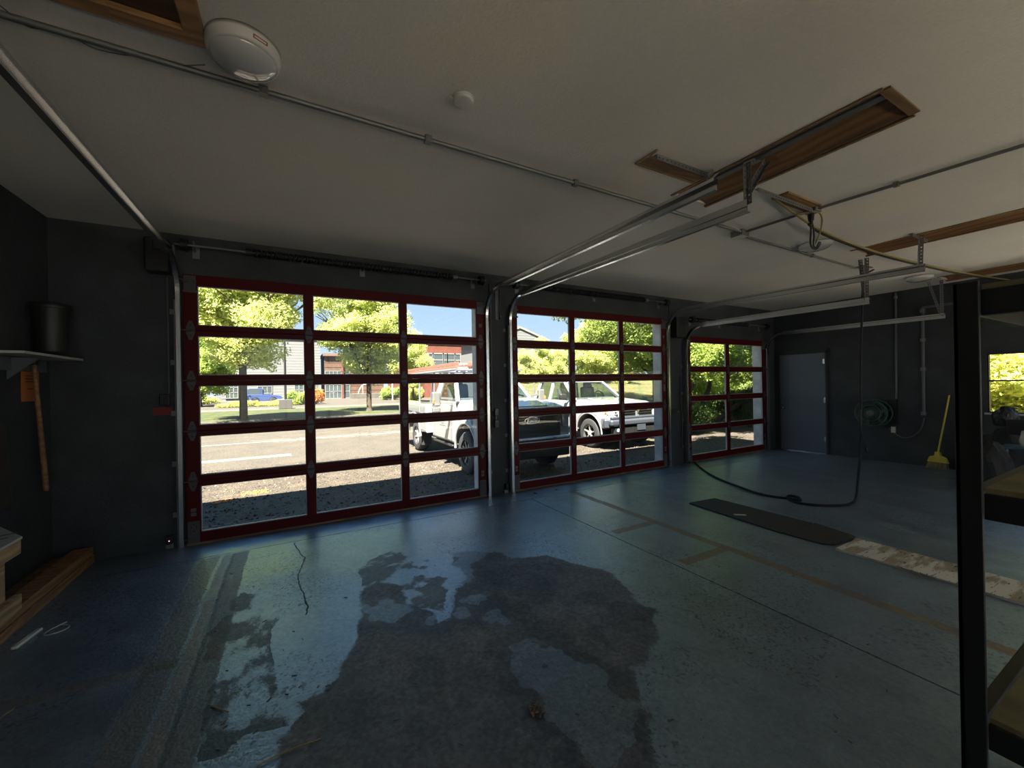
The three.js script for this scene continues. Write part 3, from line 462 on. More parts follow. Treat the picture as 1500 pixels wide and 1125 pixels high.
{ const t = thing('junction_box', 'square steel junction box where ceiling conduits meet', 'junction box', [4.28, CEIL - 0.062, -2.6]); part('box', rbx(0.13, 0.06, 0.13, 0.006, 0, 0.03, 0), M.galvDull, t); part('cover', bx(0.12, 0.003, 0.12, 0, -0.002, 0), M.galv, t); }
{ const t = thing('ceiling_outlet', 'steel outlet box with plug and looping cables above dome lamp', 'outlet', [4.32, CEIL - 0.055, -1.93]); part('box', rbx(0.11, 0.05, 0.11, 0.006, 0, 0.03, 0), M.galvDull, t); part('plug', [cyl(0.028, 0.022, 0.06, 14, 0.02, -0.03, -0.02), cyl(0.016, 0.012, 0.04, 12, 0.02, -0.075, -0.02)], M.blackPlastic, t); }
solo('power_cable', 'yellow and black power cable slung across ceiling towards the rack', 'cable', tube([V(3.7, CEIL - 0.03, -1.95), V(4.1, CEIL - 0.05, -2.0), V(4.75, CEIL - 0.09, -2.06), V(6.0, CEIL - 0.12, -2.07), V(7.4, CEIL - 0.13, -1.99), V(8.8, CEIL - 0.12, -1.88), V(XR - 0.02, CEIL - 0.11, -1.74)], 0.011, 90, 8), M.yellowDull);
solo('black_cable', 'black cable running beside the yellow one across ceiling', 'cable', tube([V(4.45, CEIL - 0.10, -2.02), V(4.75, CEIL - 0.115, -2.06), V(6.0, CEIL - 0.145, -2.07), V(7.4, CEIL - 0.155, -1.99), V(8.8, CEIL - 0.145, -1.88), V(XR - 0.02, CEIL - 0.135, -1.74)], 0.012, 90, 8), M.cordBlack);
solo('cable_loop', 'black cable loops hanging from ceiling outlet to dome lamp', 'cable', [tube([V(4.34, 3.10, -1.95), V(4.4, 3.02, -1.98), V(4.5, 2.93, -2.03), V(4.75, 2.93, -2.1), V(4.95, 3.02, -2.15), V(5.2, 3.12, -2.25)], 0.009, 50, 6), tube([V(4.36, 3.10, -1.95), V(4.48, 3.0, -1.99), V(4.62, 2.95, -2.06), V(4.85, 2.98, -2.14), V(5.1, 3.1, -2.22)], 0.008, 50, 6)], M.blackPlastic);
solo('pale_cable_loop', 'pale yellow cable arching over the ceiling outlet plug', 'cable', tube([V(4.15, 3.13, -1.98), V(4.3, 3.19 - 0.03, -1.9), V(4.5, 3.15, -1.93), V(4.62, 3.05, -2.0), V(4.66, 2.96, -2.06)], 0.008, 50, 6), M.yellowDull);
solo('thin_wire', 'thin loose wire drooping along ceiling conduit to the dome lamp', 'wire', tube([[0, 8], [40, 35], [85, 45], [140, 68], [180, 80], [212, 81], [255, 95], [300, 92]].map(([a, b]) => py_(a, b, CEIL - 0.02)).map((p, i) => (p.y += i % 2 ? -0.01 : 0, p)), 0.0028, 60, 5), M.greyPlastic);
{ const t = thing('reel_bracket', 'metal ceiling bracket with coiled black cord at the conduit end', 'bracket', [7.3, CEIL - 0.10, -2.62]); part('plate', bxc(-0.12, 0.12, 0.085, 0.098, -0.06, 0.06), M.galvDull, t); part('clamp', [bxc(-0.05, -0.02, 0.0, 0.09, -0.03, 0.03), bxc(0.03, 0.08, -0.02, 0.09, -0.02, 0.02)], M.galv, t); part('cord_coil', xf(new THREE.TorusGeometry(0.13, 0.012, 8, 28), -0.16, -0.05, 0.04, 1.2, 0.3, 0), M.blackPlastic, t, 'coil of black cord'); }
{ const f = [[1264, 408], [1263, 450], [1261, 520], [1261, 600], [1260, 660], [1257, 700]].map(([a, b], i) => pz(a, b, lerp(-2.62, -2.56, i / 5)));
  const g = [[1254, 727], [1247, 737], [1235, 740], [1200, 740], [1178, 738], [1163, 735], [1153, 729], [1157, 726], [1168, 728], [1172, 733], [1160, 731], [1120, 725], [1080, 712], [1050, 700], [1030, 688], [1017, 677]].map(([a, b]) => py_(a, b, 0.016));
  solo('trailing_cable', 'long black power cable hanging from ceiling and trailing across the floor', 'cord', tube([...f, ...g], 0.015, 240, 8), M.cordBlack);
  const e = [[1261, 600], [1261, 625], [1264, 643], [1268, 655]].map(([a, b]) => pz(a, b, -2.53));
  const t = thing('cord_plug', 'black plug end dangling beside the hanging cord', 'plug', e[3].toArray()); part('lead', tube(e.map(p => p.clone().sub(e[3])), 0.009, 24, 6), M.blackPlastic, t); part('plug_body', [cyl(0.02, 0.026, 0.06, 12, 0.01, -0.02, 0, 0, 0, 0.4), cyl(0.012, 0.012, 0.04, 8, 0.03, -0.06, 0, 0, 0, 0.4)], M.blackPlastic, t); }

// ------------------------------------------------------------ pier fittings
{ const t = thing('push_button_station', 'grey push button box on a conduit on the pillar between two wide doors', 'switch', [2.625, 0.97, ZI + 0.02]); part('upper_box', rbx(0.06, 0.10, 0.05, 0.008, 0, 0.23, 0.01), M.greyPlastic, t); part('lower_box', rbx(0.065, 0.11, 0.05, 0.008, 0, 0.06, 0.01), M.greyPlastic, t); part('nipple', cyl(0.012, 0.012, 0.08, 10, 0, 0.15, 0), M.galvDull, t); part('riser', cyl(0.01, 0.01, 1.85, 10, -0.06, 1.17, 0), M.conduitPaint, t); part('bend', tube([V(-0.06, 0.29, 0), V(-0.055, 0.26, 0), V(-0.03, 0.25, 0)], 0.008, 10, 6), M.conduitPaint, t); }
{ const t = thing('pillar_bracket', 'perforated steel angle bolted high on the pillar between two wide doors', 'bracket', [2.70, 2.55, ZI + 0.02]); part('angle', [perfBar(V(0, 0, 0), V(0, 0.48, 0), 0.05)].flat(), M.galvDull, t); part('bolt', cyl(0.012, 0.012, 0.02, 6, 0.02, 0.05, 0.01, Math.PI / 2), M.galv, t); }
{ const t = thing('wall_control', 'dark wall control box with screen beside the widest garage door', 'control', [-1.11, 1.45, ZI + 0.02]); part('case', rbx(0.085, 0.115, 0.04, 0.01, 0, 0.058, 0), M.blackPlastic, t); part('button', cyl(0.022, 0.022, 0.008, 16, 0, 0.06, 0.022, Math.PI / 2), M.blackSteel, t); part('wire', cyl(0.006, 0.006, 1.2, 6, 0.03, 0.7, -0.012), M.conduitPaint, t); }
solo('red_sign', 'small faded red sign under the wall control box', 'sign', bxc(-1.21, -1.055, 1.35, 1.43, ZI + 0.001, ZI + 0.007), M.signRed);
solo('dark_plaque', 'narrow black plaque below the small red sign', 'plaque', bxc(-1.185, -1.01, 1.20, 1.30, ZI + 0.001, ZI + 0.02), M.blackPlastic);
function eye(x, label, on) { const t = thing('safety_sensor', label, 'sensor', [x, 0.05, ZI + 0.05]); part('body', rbx(0.05, 0.09, 0.05, 0.01, 0, 0.045, 0), M.blackPlastic, t); part('bracket', bxc(-0.03, 0.03, -0.05, 0.0, -0.03, -0.02), M.galvDull, t); if (on) part('led', new THREE.SphereGeometry(0.0035, 8, 6).translate(0.005, 0.04, 0.027), mat([0.9, 0.6, 0.6], 0.3, { emissive: new THREE.Color(1, 0.5, 0.45), emissiveIntensity: 1.2 }), t); }
eye(-1.09, 'small black safety sensor with a glowing light at the base of the left jamb', true);
eye(2.77, 'small black safety sensor at the pillar base', false);
solo('door_cable', 'dark loose strap hanging on the narrow pier', 'strap', tube([V(6.63, 1.7, ZI + 0.03), V(6.62, 1.2, ZI + 0.04), V(6.65, 0.8, ZI + 0.03), V(6.63, 0.3, ZI + 0.04)], 0.012, 24, 6), M.blackPlastic);
conduit('thin vertical conduit on the narrow pier below the door opener', [V(6.36, 1.05, ZI + 0.02), V(6.36, 3.1, ZI + 0.02)], 0.01, M.conduitPaint, [V(6.36, 1.6, ZI + 0.02)]);
{ const t = thing('pier_switch', 'small switch box low on the narrow pier with a pale tag', 'switch', [6.42, 0.98, ZI + 0.02]); part('box', rbx(0.16, 0.09, 0.04, 0.008, 0, 0.045, 0), M.blackPlastic, t); part('tag', bxc(0.12, 0.15, 0.02, 0.05, -0.01, 0.012), M.yellowDull, t); }

// ------------------------------------------------------------ right wall: side door, conduits, hose reel, broom, window
{ const z0 = -5.17, z1 = -4.21, t = structGroup('door_4', 'blue-grey steel side door in the corner', [XR, 0, (z0 + z1) / 2]); const h = (z1 - z0) / 2;
  part('door_leaf', rbx(0.035, 2.13, (z1 - z0) - 0.07, 0.004, -0.02, 1.09, 0), M.doorPaint, t);
  part('door_frame', [bxc(-0.05, 0.0, 0, 2.2, -h, -h + 0.03), bxc(-0.05, 0.0, 0, 2.2, h - 0.03, h), bxc(-0.05, 0.0, 2.16, 2.215, -h, h), bxc(-0.012, 0.001, 0, 2.25, h, h + 0.04), bxc(-0.012, 0.001, 2.215, 2.25, -h, h + 0.04)], M.wall, t);
  for (const y of [0.32, 1.15, 1.97]) part('hinge', [cyl(0.009, 0.009, 0.11, 10, -0.046, y, h - 0.045), bxc(-0.043, -0.037, y - 0.05, y + 0.05, h - 0.075, h - 0.05)], M.steel, t);
  const k = part('knob', [xf(new THREE.SphereGeometry(0.03, 16, 12), -0.085, 0.96, -h + 0.10), cyl(0.012, 0.012, 0.05, 10, -0.055, 0.96, -h + 0.10, 0, 0, Math.PI / 2), cyl(0.032, 0.032, 0.008, 18, -0.04, 0.96, -h + 0.10, 0, 0, Math.PI / 2)], M.steel, t);
  part('deadbolt', [cyl(0.03, 0.03, 0.014, 18, -0.044, 1.05, -h + 0.10, 0, 0, Math.PI / 2), bxc(-0.065, -0.05, 1.04, 1.06, -h + 0.085, -h + 0.115)], M.steel, t);
  part('threshold', bxc(-0.07, -0.005, 0.001, 0.022, -h + 0.03, h - 0.03), M.steel, t, 'bright aluminium threshold'); }
conduit('straight painted conduit dropping to the hose reel', [V(XR - 0.02, 1.2, -3.115), V(XR - 0.02, CEIL - 0.03, -3.10)], 0.016, M.conduitPaint, [V(XR - 0.02, 3.1, -3.1)]);
conduit('thick painted pipe with couplings ending in a hose bib', [V(XR - 0.045, 0.93, -2.74), V(XR - 0.045, 2.84, -2.73), V(XR - 0.045, 2.86, -1.0)], 0.022, M.conduitPaint, [V(XR - 0.045, 2.26, -2.733), V(XR - 0.045, 1.74, -2.736), V(XR - 0.045, 2.78, -2.73), V(XR - 0.045, 0.95, -2.74)]);
{ const t = thing('hose_reel', 'dark green hose reel with pale hub on the blue-grey wall', 'hose reel', [XR - 0.19, 0.93, -3.40]); // axis along x, wheel faces the room
  const rim = (r, x) => xf(new THREE.TorusGeometry(r, 0.014, 8, 40), x, 0, 0, 0, Math.PI / 2, 0);
  const wheel = (x, nm) => { const g = [rim(0.245, x), rim(0.15, x), rim(0.07, x)]; for (let i = 0; i < 6; i++) { const a = i / 6 * 2 * Math.PI + 0.3; for (const o of [-0.09, 0, 0.09]) g.push(beam(V(x, Math.sin(a) * 0.06, Math.cos(a) * 0.06), V(x, Math.sin(a + o) * 0.245, Math.cos(a + o) * 0.245), 0.014, 0.014)); } return part(nm, g, M.hoseGreen, t); };
  wheel(-0.12, 'wheel'); wheel(0.10, 'wheel');
  part('hub', lathe([[0.001, 0.03], [0.05, 0.028], [0.058, 0.012], [0.058, 0]], 24, -0.13, 0, 0, 0, 0, Math.PI / 2), M.greyPlastic, t, 'pale round hub');
  part('drum', [cyl(0.12, 0.12, 0.22, 24, 0, 0, 0, 0, 0, Math.PI / 2)], M.hoseGreen, t);
  const coil = []; for (let i = 0; i <= 240; i++) { const a = i / 20 * 2 * Math.PI; coil.push(V(lerp(-0.08, 0.08, (i % 120) / 120), Math.sin(a) * (0.15 + (i > 120 ? 0.03 : 0)), Math.cos(a) * (0.15 + (i > 120 ? 0.03 : 0)))); }
  part('hose', tube(coil, 0.012, 480, 6), M.hoseGreen, t);
  part('wall_bracket', [bxc(0.11, 0.14, -0.2, 0.26, 0.12, 0.16), bxc(0.13, 0.188, -0.2, 0.26, 0.1, 0.3), bxc(0.0, 0.15, -0.02, 0.02, -0.02, 0.02)], M.blackSteel, t); }
solo('grey_hose', 'grey hose sagging between the hose reel and the wall pipe', 'hose', tube([[1303, 628], [1310, 634], [1322, 641], [1335, 640], [1348, 630], [1354, 612]].map(([a, b]) => pxw(a, b, XR - 0.035)), 0.011, 50, 8), M.greyPlastic);
{ const p = pxw(1310, 630, XR); const t = thing('wall_outlet', 'small pale outlet box under the hose reel', 'outlet', [XR - 0.02, 0.56, -3.16]); part('box', rbx(0.04, 0.12, 0.075, 0.006, 0, 0.06, 0), M.greyPlastic, t); part('cover', rbx(0.008, 0.11, 0.065, 0.003, -0.023, 0.06, 0), M.whitePlastic, t); }
{ const t = thing('broom', 'yellow broom leaning on the blue-grey wall', 'broom', [XR - 0.13, 0, -2.55]);
  const top = V(0.115, 1.28, 0.125), base = V(0, 0.27, 0.0);
  part('handle', bar(base, top, 0.012, 0.012, 12), M.yellow, t);
  part('head', [ext(poly([[-0.13, 0.12], [0.13, 0.12], [0.10, 0.20], [0.035, 0.23], [0.025, 0.29], [-0.025, 0.29], [-0.035, 0.23], [-0.10, 0.20]]), 0.045, 0.006).translate(0, 0, -0.022).rotateY(Math.PI / 2 - 0.15)], M.yellow, t, 'yellow plastic broom head');
  const br = []; for (let i = 0; i < 60; i++) { const u = rr(-1, 1), w = rr(-1, 1); br.push(bar(V(w * 0.016, 0.125, u * 0.125), V(w * 0.03 - 0.01, 0.003, -0.02 + u * 0.16), 0.005, 0.003, 4)); } part('bristles', br, M.straw, t); }
{ const { z0, z1, y0, y1 } = WIN, t = structGroup('window_1', 'wide two-row window in the blue-grey wall', [XR, y0, (z0 + z1) / 2]), h = (z1 - z0) / 2, H = y1 - y0, ym = 0.52;
  part('window_frame', [bxc(0.02, 0.1, 0, 0.02, -h, h), bxc(0.02, 0.1, H - 0.02, H, -h, h), bxc(0.02, 0.1, 0, H, -h, -h + 0.02), bxc(0.02, 0.1, 0, H, h - 0.02, h)], M.blackSteel, t);
  part('transom_bar', bxc(0.03, 0.09, ym - 0.012, ym + 0.012, -h, h), M.blackSteel, t); part('mullion', bxc(0.03, 0.09, 0, H, -0.02, 0.02), M.blackSteel, t);
  for (const [a, b] of [[-h, 0], [0, h]]) for (const [c, d] of [[0, ym], [ym, H]]) part('pane', new THREE.PlaneGeometry(b - a, d - c).rotateY(-Math.PI / 2).translate(0.06, (c + d) / 2, (a + b) / 2), M.glass, t);
  part('window_sill', bxc(-0.02, 0.02, -0.03, 0.0, -h - 0.03, h + 0.03), M.wallPale, t); }
solo('wall_plate', 'faint painted-over cover plate on the wall above the broom', 'cover plate', [bxc(XR - 0.006, XR - 0.0005, 1.32, 1.34, -2.62, -2.38), bxc(XR - 0.006, XR - 0.0005, 1.16, 1.34, -2.62, -2.60)], M.wall);

// ------------------------------------------------------------ floor things
function mat2(name, label, c, th, m) { const s = ext(poly(onFloor(c).map(([x, z]) => [x, -z])), th, 0.003); s.rotateX(-Math.PI / 2); s.translate(0, 0.004, 0); return solo(name, label, 'floor mat', s, m); }
const mMat = mat([0.022, 0.021, 0.020], 0.7, { bumpMap: rep(tGrain, 6), bumpScale: 0.004 });
mat2('floor_mat', 'longer black rubber mat on the floor near the cord coil', [[1010, 738], [1018, 741], [1145, 782], [1160, 781], [1190, 768], [1047, 731]], 0.008, mMat);
mat2('floor_mat', 'shorter black rubber mat beside the weathered white board', [[1150, 783], [1205, 798], [1222, 799], [1248, 791], [1252, 787], [1194, 768]], 0.009, mMat);
{ const tB = tex(512, 512, (u, v, o) => { const a = fbm(u * 5, v * 22, 5), w = sstep(0.36, 0.56, a); o[0] = lerp(0.62, 0.84, w); o[1] = lerp(0.57, 0.82, w); o[2] = lerp(0.47, 0.77, w); if (vnoise(u * 20, v * 160) > 0.86) { o[0] *= 0.5; o[1] *= 0.5; o[2] *= 0.5; } });
  const g = bxc(4.43, 4.885, 0.001, 0.02, -1.84, 1.2), m = mat([0.8, 0.8, 0.8], 0.75, { map: rep(tB, 0.8), bumpMap: rep(tGrain, 2), bumpScale: 0.003 });
  solo('weathered_board', 'weathered white plank lying on the floor towards the rack', 'board', g, m); }
{ const p = py_(40, 938, 0); const t = solo('foam_scrap', 'white foam scrap on the floor by the timber sill', 'scrap', rbx(0.035, 0.02, 0.22, 0.008, p.x, 0.012, p.z, 0, -0.15, 0), M.whitePlastic); }
{ const p = py_(85, 922, 0.004); solo('wire_loop', 'bent white wire loop lying on the floor', 'wire', tube([V(0.01, 0, -0.09), V(-0.01, 0.004, -0.05), V(-0.05, 0, 0), V(-0.045, 0, 0.05), V(0.03, 0.003, 0.055), V(0.055, 0.002, 0.01), V(0.03, 0, -0.04), V(0, 0.002, -0.055)].map(q => q.add(V(p.x, 0.006, p.z))), 0.004, 50, 6), M.whitePlastic); }
[[[375, 1122], [420, 1100], [470, 1082]], [[305, 1032], [322, 1038], [335, 1043]], [[0, 1052], [8, 1046], [20, 1038]]].forEach((c, i) => solo('straw_stalk', ['long pale straw stalk on the blue painted floor', 'short pale straw on the worn floor beside the striped band', 'pale straw stalk lying near the foot of the timber bench'][i], 'straw', tube(c.map(([a, b]) => py_(a, b, 0.006)), 0.0032, 16, 5), M.woodPale));
solo('white_chip', 'white paper chip on the longer rubber mat', 'scrap', rbx(0.04, 0.004, 0.13, 0.002, py_(1084, 756, 0).x, 0.0165, py_(1084, 756, 0).z, 0, 0.9, 0), M.whitePlastic);
{ const g = []; for (let i = 0; i < 130; i++) { const px = rr(300, 1300), py = rr(800, 1100), p = py_(px, py, 0); const s = rr(0.004, 0.012); if (p.x > 4.3) continue; g.push(bx(s * rr(0.8, 3.5), 0.003, s * 0.7, p.x, 0.002, p.z, 0, rr(0, 3), 0)); } const m = solo('floor_debris', 'scattered crumbs and fibres on the floor', 'debris', g, M.greyPlastic); m.userData.kind = 'stuff'; }
{ const p = py_(785, 1043, 0); const g = []; for (let i = 0; i < 26; i++) g.push(bx(rr(0.01, 0.03), 0.004, rr(0.005, 0.012), p.x + rr(-0.03, 0.03), 0.003 + rr(0, 0.012), p.z + rr(-0.04, 0.04), rr(-0.5, 0.5), rr(0, 3), rr(-0.5, 0.5))); solo('leaf_scrap', 'crumpled dry leaf scrap on the stained floor', 'leaf', g, M.woodGrey); }

// ------------------------------------------------------------ left wall: timber sill, bench, wall shelf, bin
{ const t = thing('timber_sill', 'two stacked timbers along the dark side wall', 'timber', [-1.72, 0, -4.0]);
  part('lower_timber', rbx(0.14, 0.07, 3.0, 0.004, 0.02, 0.037, 0.28), M.wood, t); part('upper_timber', rbx(0.14, 0.07, 3.0, 0.004, 0.01, 0.11, 0.28), M.wood, t); part('back_board', bxc(-0.19, -0.07, 0.002, 0.10, -1.2, 1.8), M.woodGrey, t); }
{ const t = thing('timber_bench', 'pale wood bench with a patterned board top over the timbers', 'bench', [-1.75, 0.147, -3.3]);
  part('apron', rbx(0.035, 0.10, 1.5, 0.003, 0.13, 0.425, 0.07), M.woodPale, t); part('lower_rail', rbx(0.035, 0.10, 1.5, 0.003, 0.13, 0.055, 0.07), M.woodPale, t);
  for (const z of [-0.55, 0.6]) part('leg', rbx(0.035, 0.375, 0.07, 0.003, 0.095, 0.19, z), M.woodPale, t); part('leg', rbx(0.035, 0.375, 0.07, 0.003, -0.12, 0.19, -0.55), M.woodPale, t);
  part('end_panel', bxc(-0.12, 0.08, 0.0, 0.47, 0.0, 0.02), M.woodDark, t);
  part('side_panel', bxc(-0.14, -0.12, 0.0, 0.47, -0.5, 0.8), M.woodDark, t);
  part('top', ext(poly([[-0.17, 1.14], [0.16, 0.66], [0.16, -0.85], [-0.17, -0.85]]), 0.012, 0.002).rotateX(-Math.PI / 2).translate(0, 0.478, 0), M.whitePlastic, t, 'white board with dark printed stripes');
  const st = []; for (let i = 0; i < 9; i++) st.push(bx(0.26, 0.001, 0.02, -0.02, 0.4935, -0.72 + i * 0.11, 0, 0.5, 0)); part('printed_stripes', st, M.blackPlastic, t); }
{ const t = thing('wall_shelf', 'short white board shelf on a bracket on the dark side wall', 'shelf', [XL, 1.83, -4.75]);
  part('board', rbx(0.24, 0.02, 0.95, 0.003, 0.122, 0.07, 0), M.whitePlastic, t); part('cleat', bxc(0.002, 0.03, -0.05, 0.055, -0.4, 0.4), M.conduitPaint, t); part('bracket', ext(poly([[0, 0.05], [0.18, 0.05], [0, -0.12]]), 0.02).translate(0.004, 0, 0.1), M.conduitPaint, t); }
{ const t = thing('waste_bin', 'tall black plastic bin on the wall shelf', 'bin', [XL + 0.125, 1.912, -4.98]); part('body', lathe([[0.001, 0.004], [0.085, 0.0], [0.10, 0.05], [0.118, 0.42], [0.10, 0.42], [0.08, 0.06], [0.001, 0.06]], 28), M.blackPlastic, t); part('rim', lathe([[0.116, 0.41], [0.13, 0.41], [0.13, 0.45], [0.11, 0.455]], 28), M.blackPlastic, t); part('liner', lathe([[0.10, 0.44], [0.07, 0.47], [0.001, 0.48]], 20), M.rubber, t); }
{ const a = pxw(50, 535, -1.87), b = pxw(68, 718, -1.87); const t = thing('tool_handle', 'bare wooden tool handle hanging under the wall shelf', 'tool', [b.x, b.y, b.z]); part('handle', bar(V(0, 0, 0), a.clone().sub(b), 0.019, 0.015, 12), M.wood, t); part('ferrule', bar(a.clone().sub(b), a.clone().sub(b).add(V(0, 0.045, 0)), 0.019, 0.02, 12), M.blackSteel, t); }
{ const t = thing('paper_notice', 'orange paper notice with dark lines behind the tool handle', 'notice', [XL + 0.003, 1.53, -4.96]); part('sheet', bxc(0, 0.002, 0, 0.25, -0.13, 0.14), M.orange, t); const l = []; for (const [y, a, b] of [[0.21, -0.1, 0.08], [0.185, -0.1, 0.08], [0.16, -0.1, 0.08], [0.1, -0.08, 0.05]]) l.push(bxc(0.002, 0.003, y, y + 0.008, a, b)); part('text_lines', l, M.blackPlastic, t); }
{ const t = thing('hanging_coat', 'dark brown coat hanging on the side wall above the bench', 'coat', [XL + 0.06, 0.72, -4.25]); const g = rbx(0.10, 0.72, 0.42, 0.05, 0, 0.36, 0); const p = g.attributes.position; for (let i = 0; i < p.count; i++) { const y = p.getY(i), k = 1 - 0.55 * sstep(0.45, 0.72, y); p.setZ(i, p.getZ(i) * k); p.setX(i, p.getX(i) + 0.012 * Math.sin(p.getZ(i) * 40)); } g.computeVertexNormals(); part('cloth', g, mat([0.03, 0.022, 0.018], 0.95), t); part('hook', bar(V(-0.05, 0.74, 0), V(0.01, 0.72, 0), 0.008), M.blackSteel, t); }

// ------------------------------------------------------------ steel rack beside the camera
{ const w = 0.05, X0 = 1.66, Z0 = -0.365, X1 = 2.85, Z1 = 1.2, t = thing('storage_rack', 'tall black steel rack with chipboard shelves', 'rack', [(X0 + X1) / 2, 0, (Z0 + Z1) / 2]); const cx = (X0 + X1) / 2, cz = (Z0 + Z1) / 2;
  const post = (x, z, sx, sz) => part('post', [rbx(0.05, 1.858, 0.012, 0.003, x - cx, 0.931, z - cz + sz * 0.019), rbx(0.012, 1.858, 0.05, 0.003, x - cx + sx * 0.019, 0.931, z - cz), rbx(0.030, 1.856, 0.034, 0.003, x - cx, 0.931, z - cz)], M.blackSteel, t);
  post(X0, Z0, -1, -1); post(X1, Z0, 1, -1); post(X0, Z1, -1, 1); post(X1, Z1, 1, 1);
  for (const y of [0.62, 1.245, 1.80]) {
    part('front_beam', rbx(0.03, 0.07, Z1 - Z0 - 0.05, 0.003, X0 - cx, y, 0), M.blackSteel, t); part('back_beam', rbx(0.03, 0.07, Z1 - Z0 - 0.05, 0.003, X1 - cx, y, 0), M.blackSteel, t);
    for (const z of [Z0, Z1]) part('side_beam', rbx(X1 - X0 - 0.05, 0.07, 0.03, 0.003, 0, y, z - cz), M.blackSteel, t);
    part('shelf_board', bxc(X0 - cx - 0.005, X1 - cx + 0.005, y + 0.0355, y + 0.05, Z0 - cz + 0.026, Z1 - cz - 0.026), M.osb, t); } }
// gear piled by the right wall, seen past the rack
{ const p = pxw(1488, 660, 8.6); const t = thing('folding_chair', 'blue folding chair with thin metal legs by the wall window', 'chair', [8.85, 0, -1.45]);
  part('seat', rbx(0.4, 0.03, 0.4, 0.01, 0, 0.60, 0), mat([0.05, 0.08, 0.12], 0.5), t); for (const [x, z] of [[-0.18, -0.18], [0.18, -0.18], [-0.18, 0.18], [0.18, 0.18]]) part('leg', bar(V(x * 1.2, 0.003, z * 1.1), V(x, 0.6, z), 0.011), M.steel, t); part('backrest', rbx(0.02, 0.22, 0.38, 0.01, 0.2, 0.86, 0), M.blackPlastic, t); }
function bag(name, label, cat, x, y, z, sx, sy, sz, m, s) { const g = new THREE.IcosahedronGeometry(1, 4), p = g.attributes.position; for (let i = 0; i < p.count; i++) { const v = V(p.getX(i), p.getY(i), p.getZ(i)); const k = 1 + 0.22 * (fbm(v.x * 2 + s + 5, v.y * 2 + v.z * 1.7 + 9, 4) - 0.5) * 2; const flat = v.y < -0.6 ? -0.6 : v.y; p.setXYZ(i, v.x * k * sx, (flat + 0.6) * sy * (flat <= -0.6 ? 1 : k), v.z * k * sz); } g.computeVertexNormals(); g.translate(x, y, z); return solo(name, label, cat, g, m); }
bag('duffel_bag', 'black duffel bag heaped on the floor under the wall window', 'bag', 8.35, 0.002, -1.62, 0.22, 0.40, 0.16, M.rubber, 1);
bag('grey_sack', 'dark grey sack stacked behind the black duffel bag', 'bag', 9.45, 0.002, -1.75, 0.26, 0.50, 0.24, M.rubber, 3);
bag('plastic_bag', 'crumpled white plastic bag on the blue folding chair', 'bag', 8.84, 0.616, -1.38, 0.12, 0.16, 0.11, M.whitePlastic, 2);
bag('helmet_bag', 'round black bag standing on the grey sack', 'bag', 9.45, 0.84, -1.72, 0.14, 0.18, 0.13, M.blackPlastic, 4);

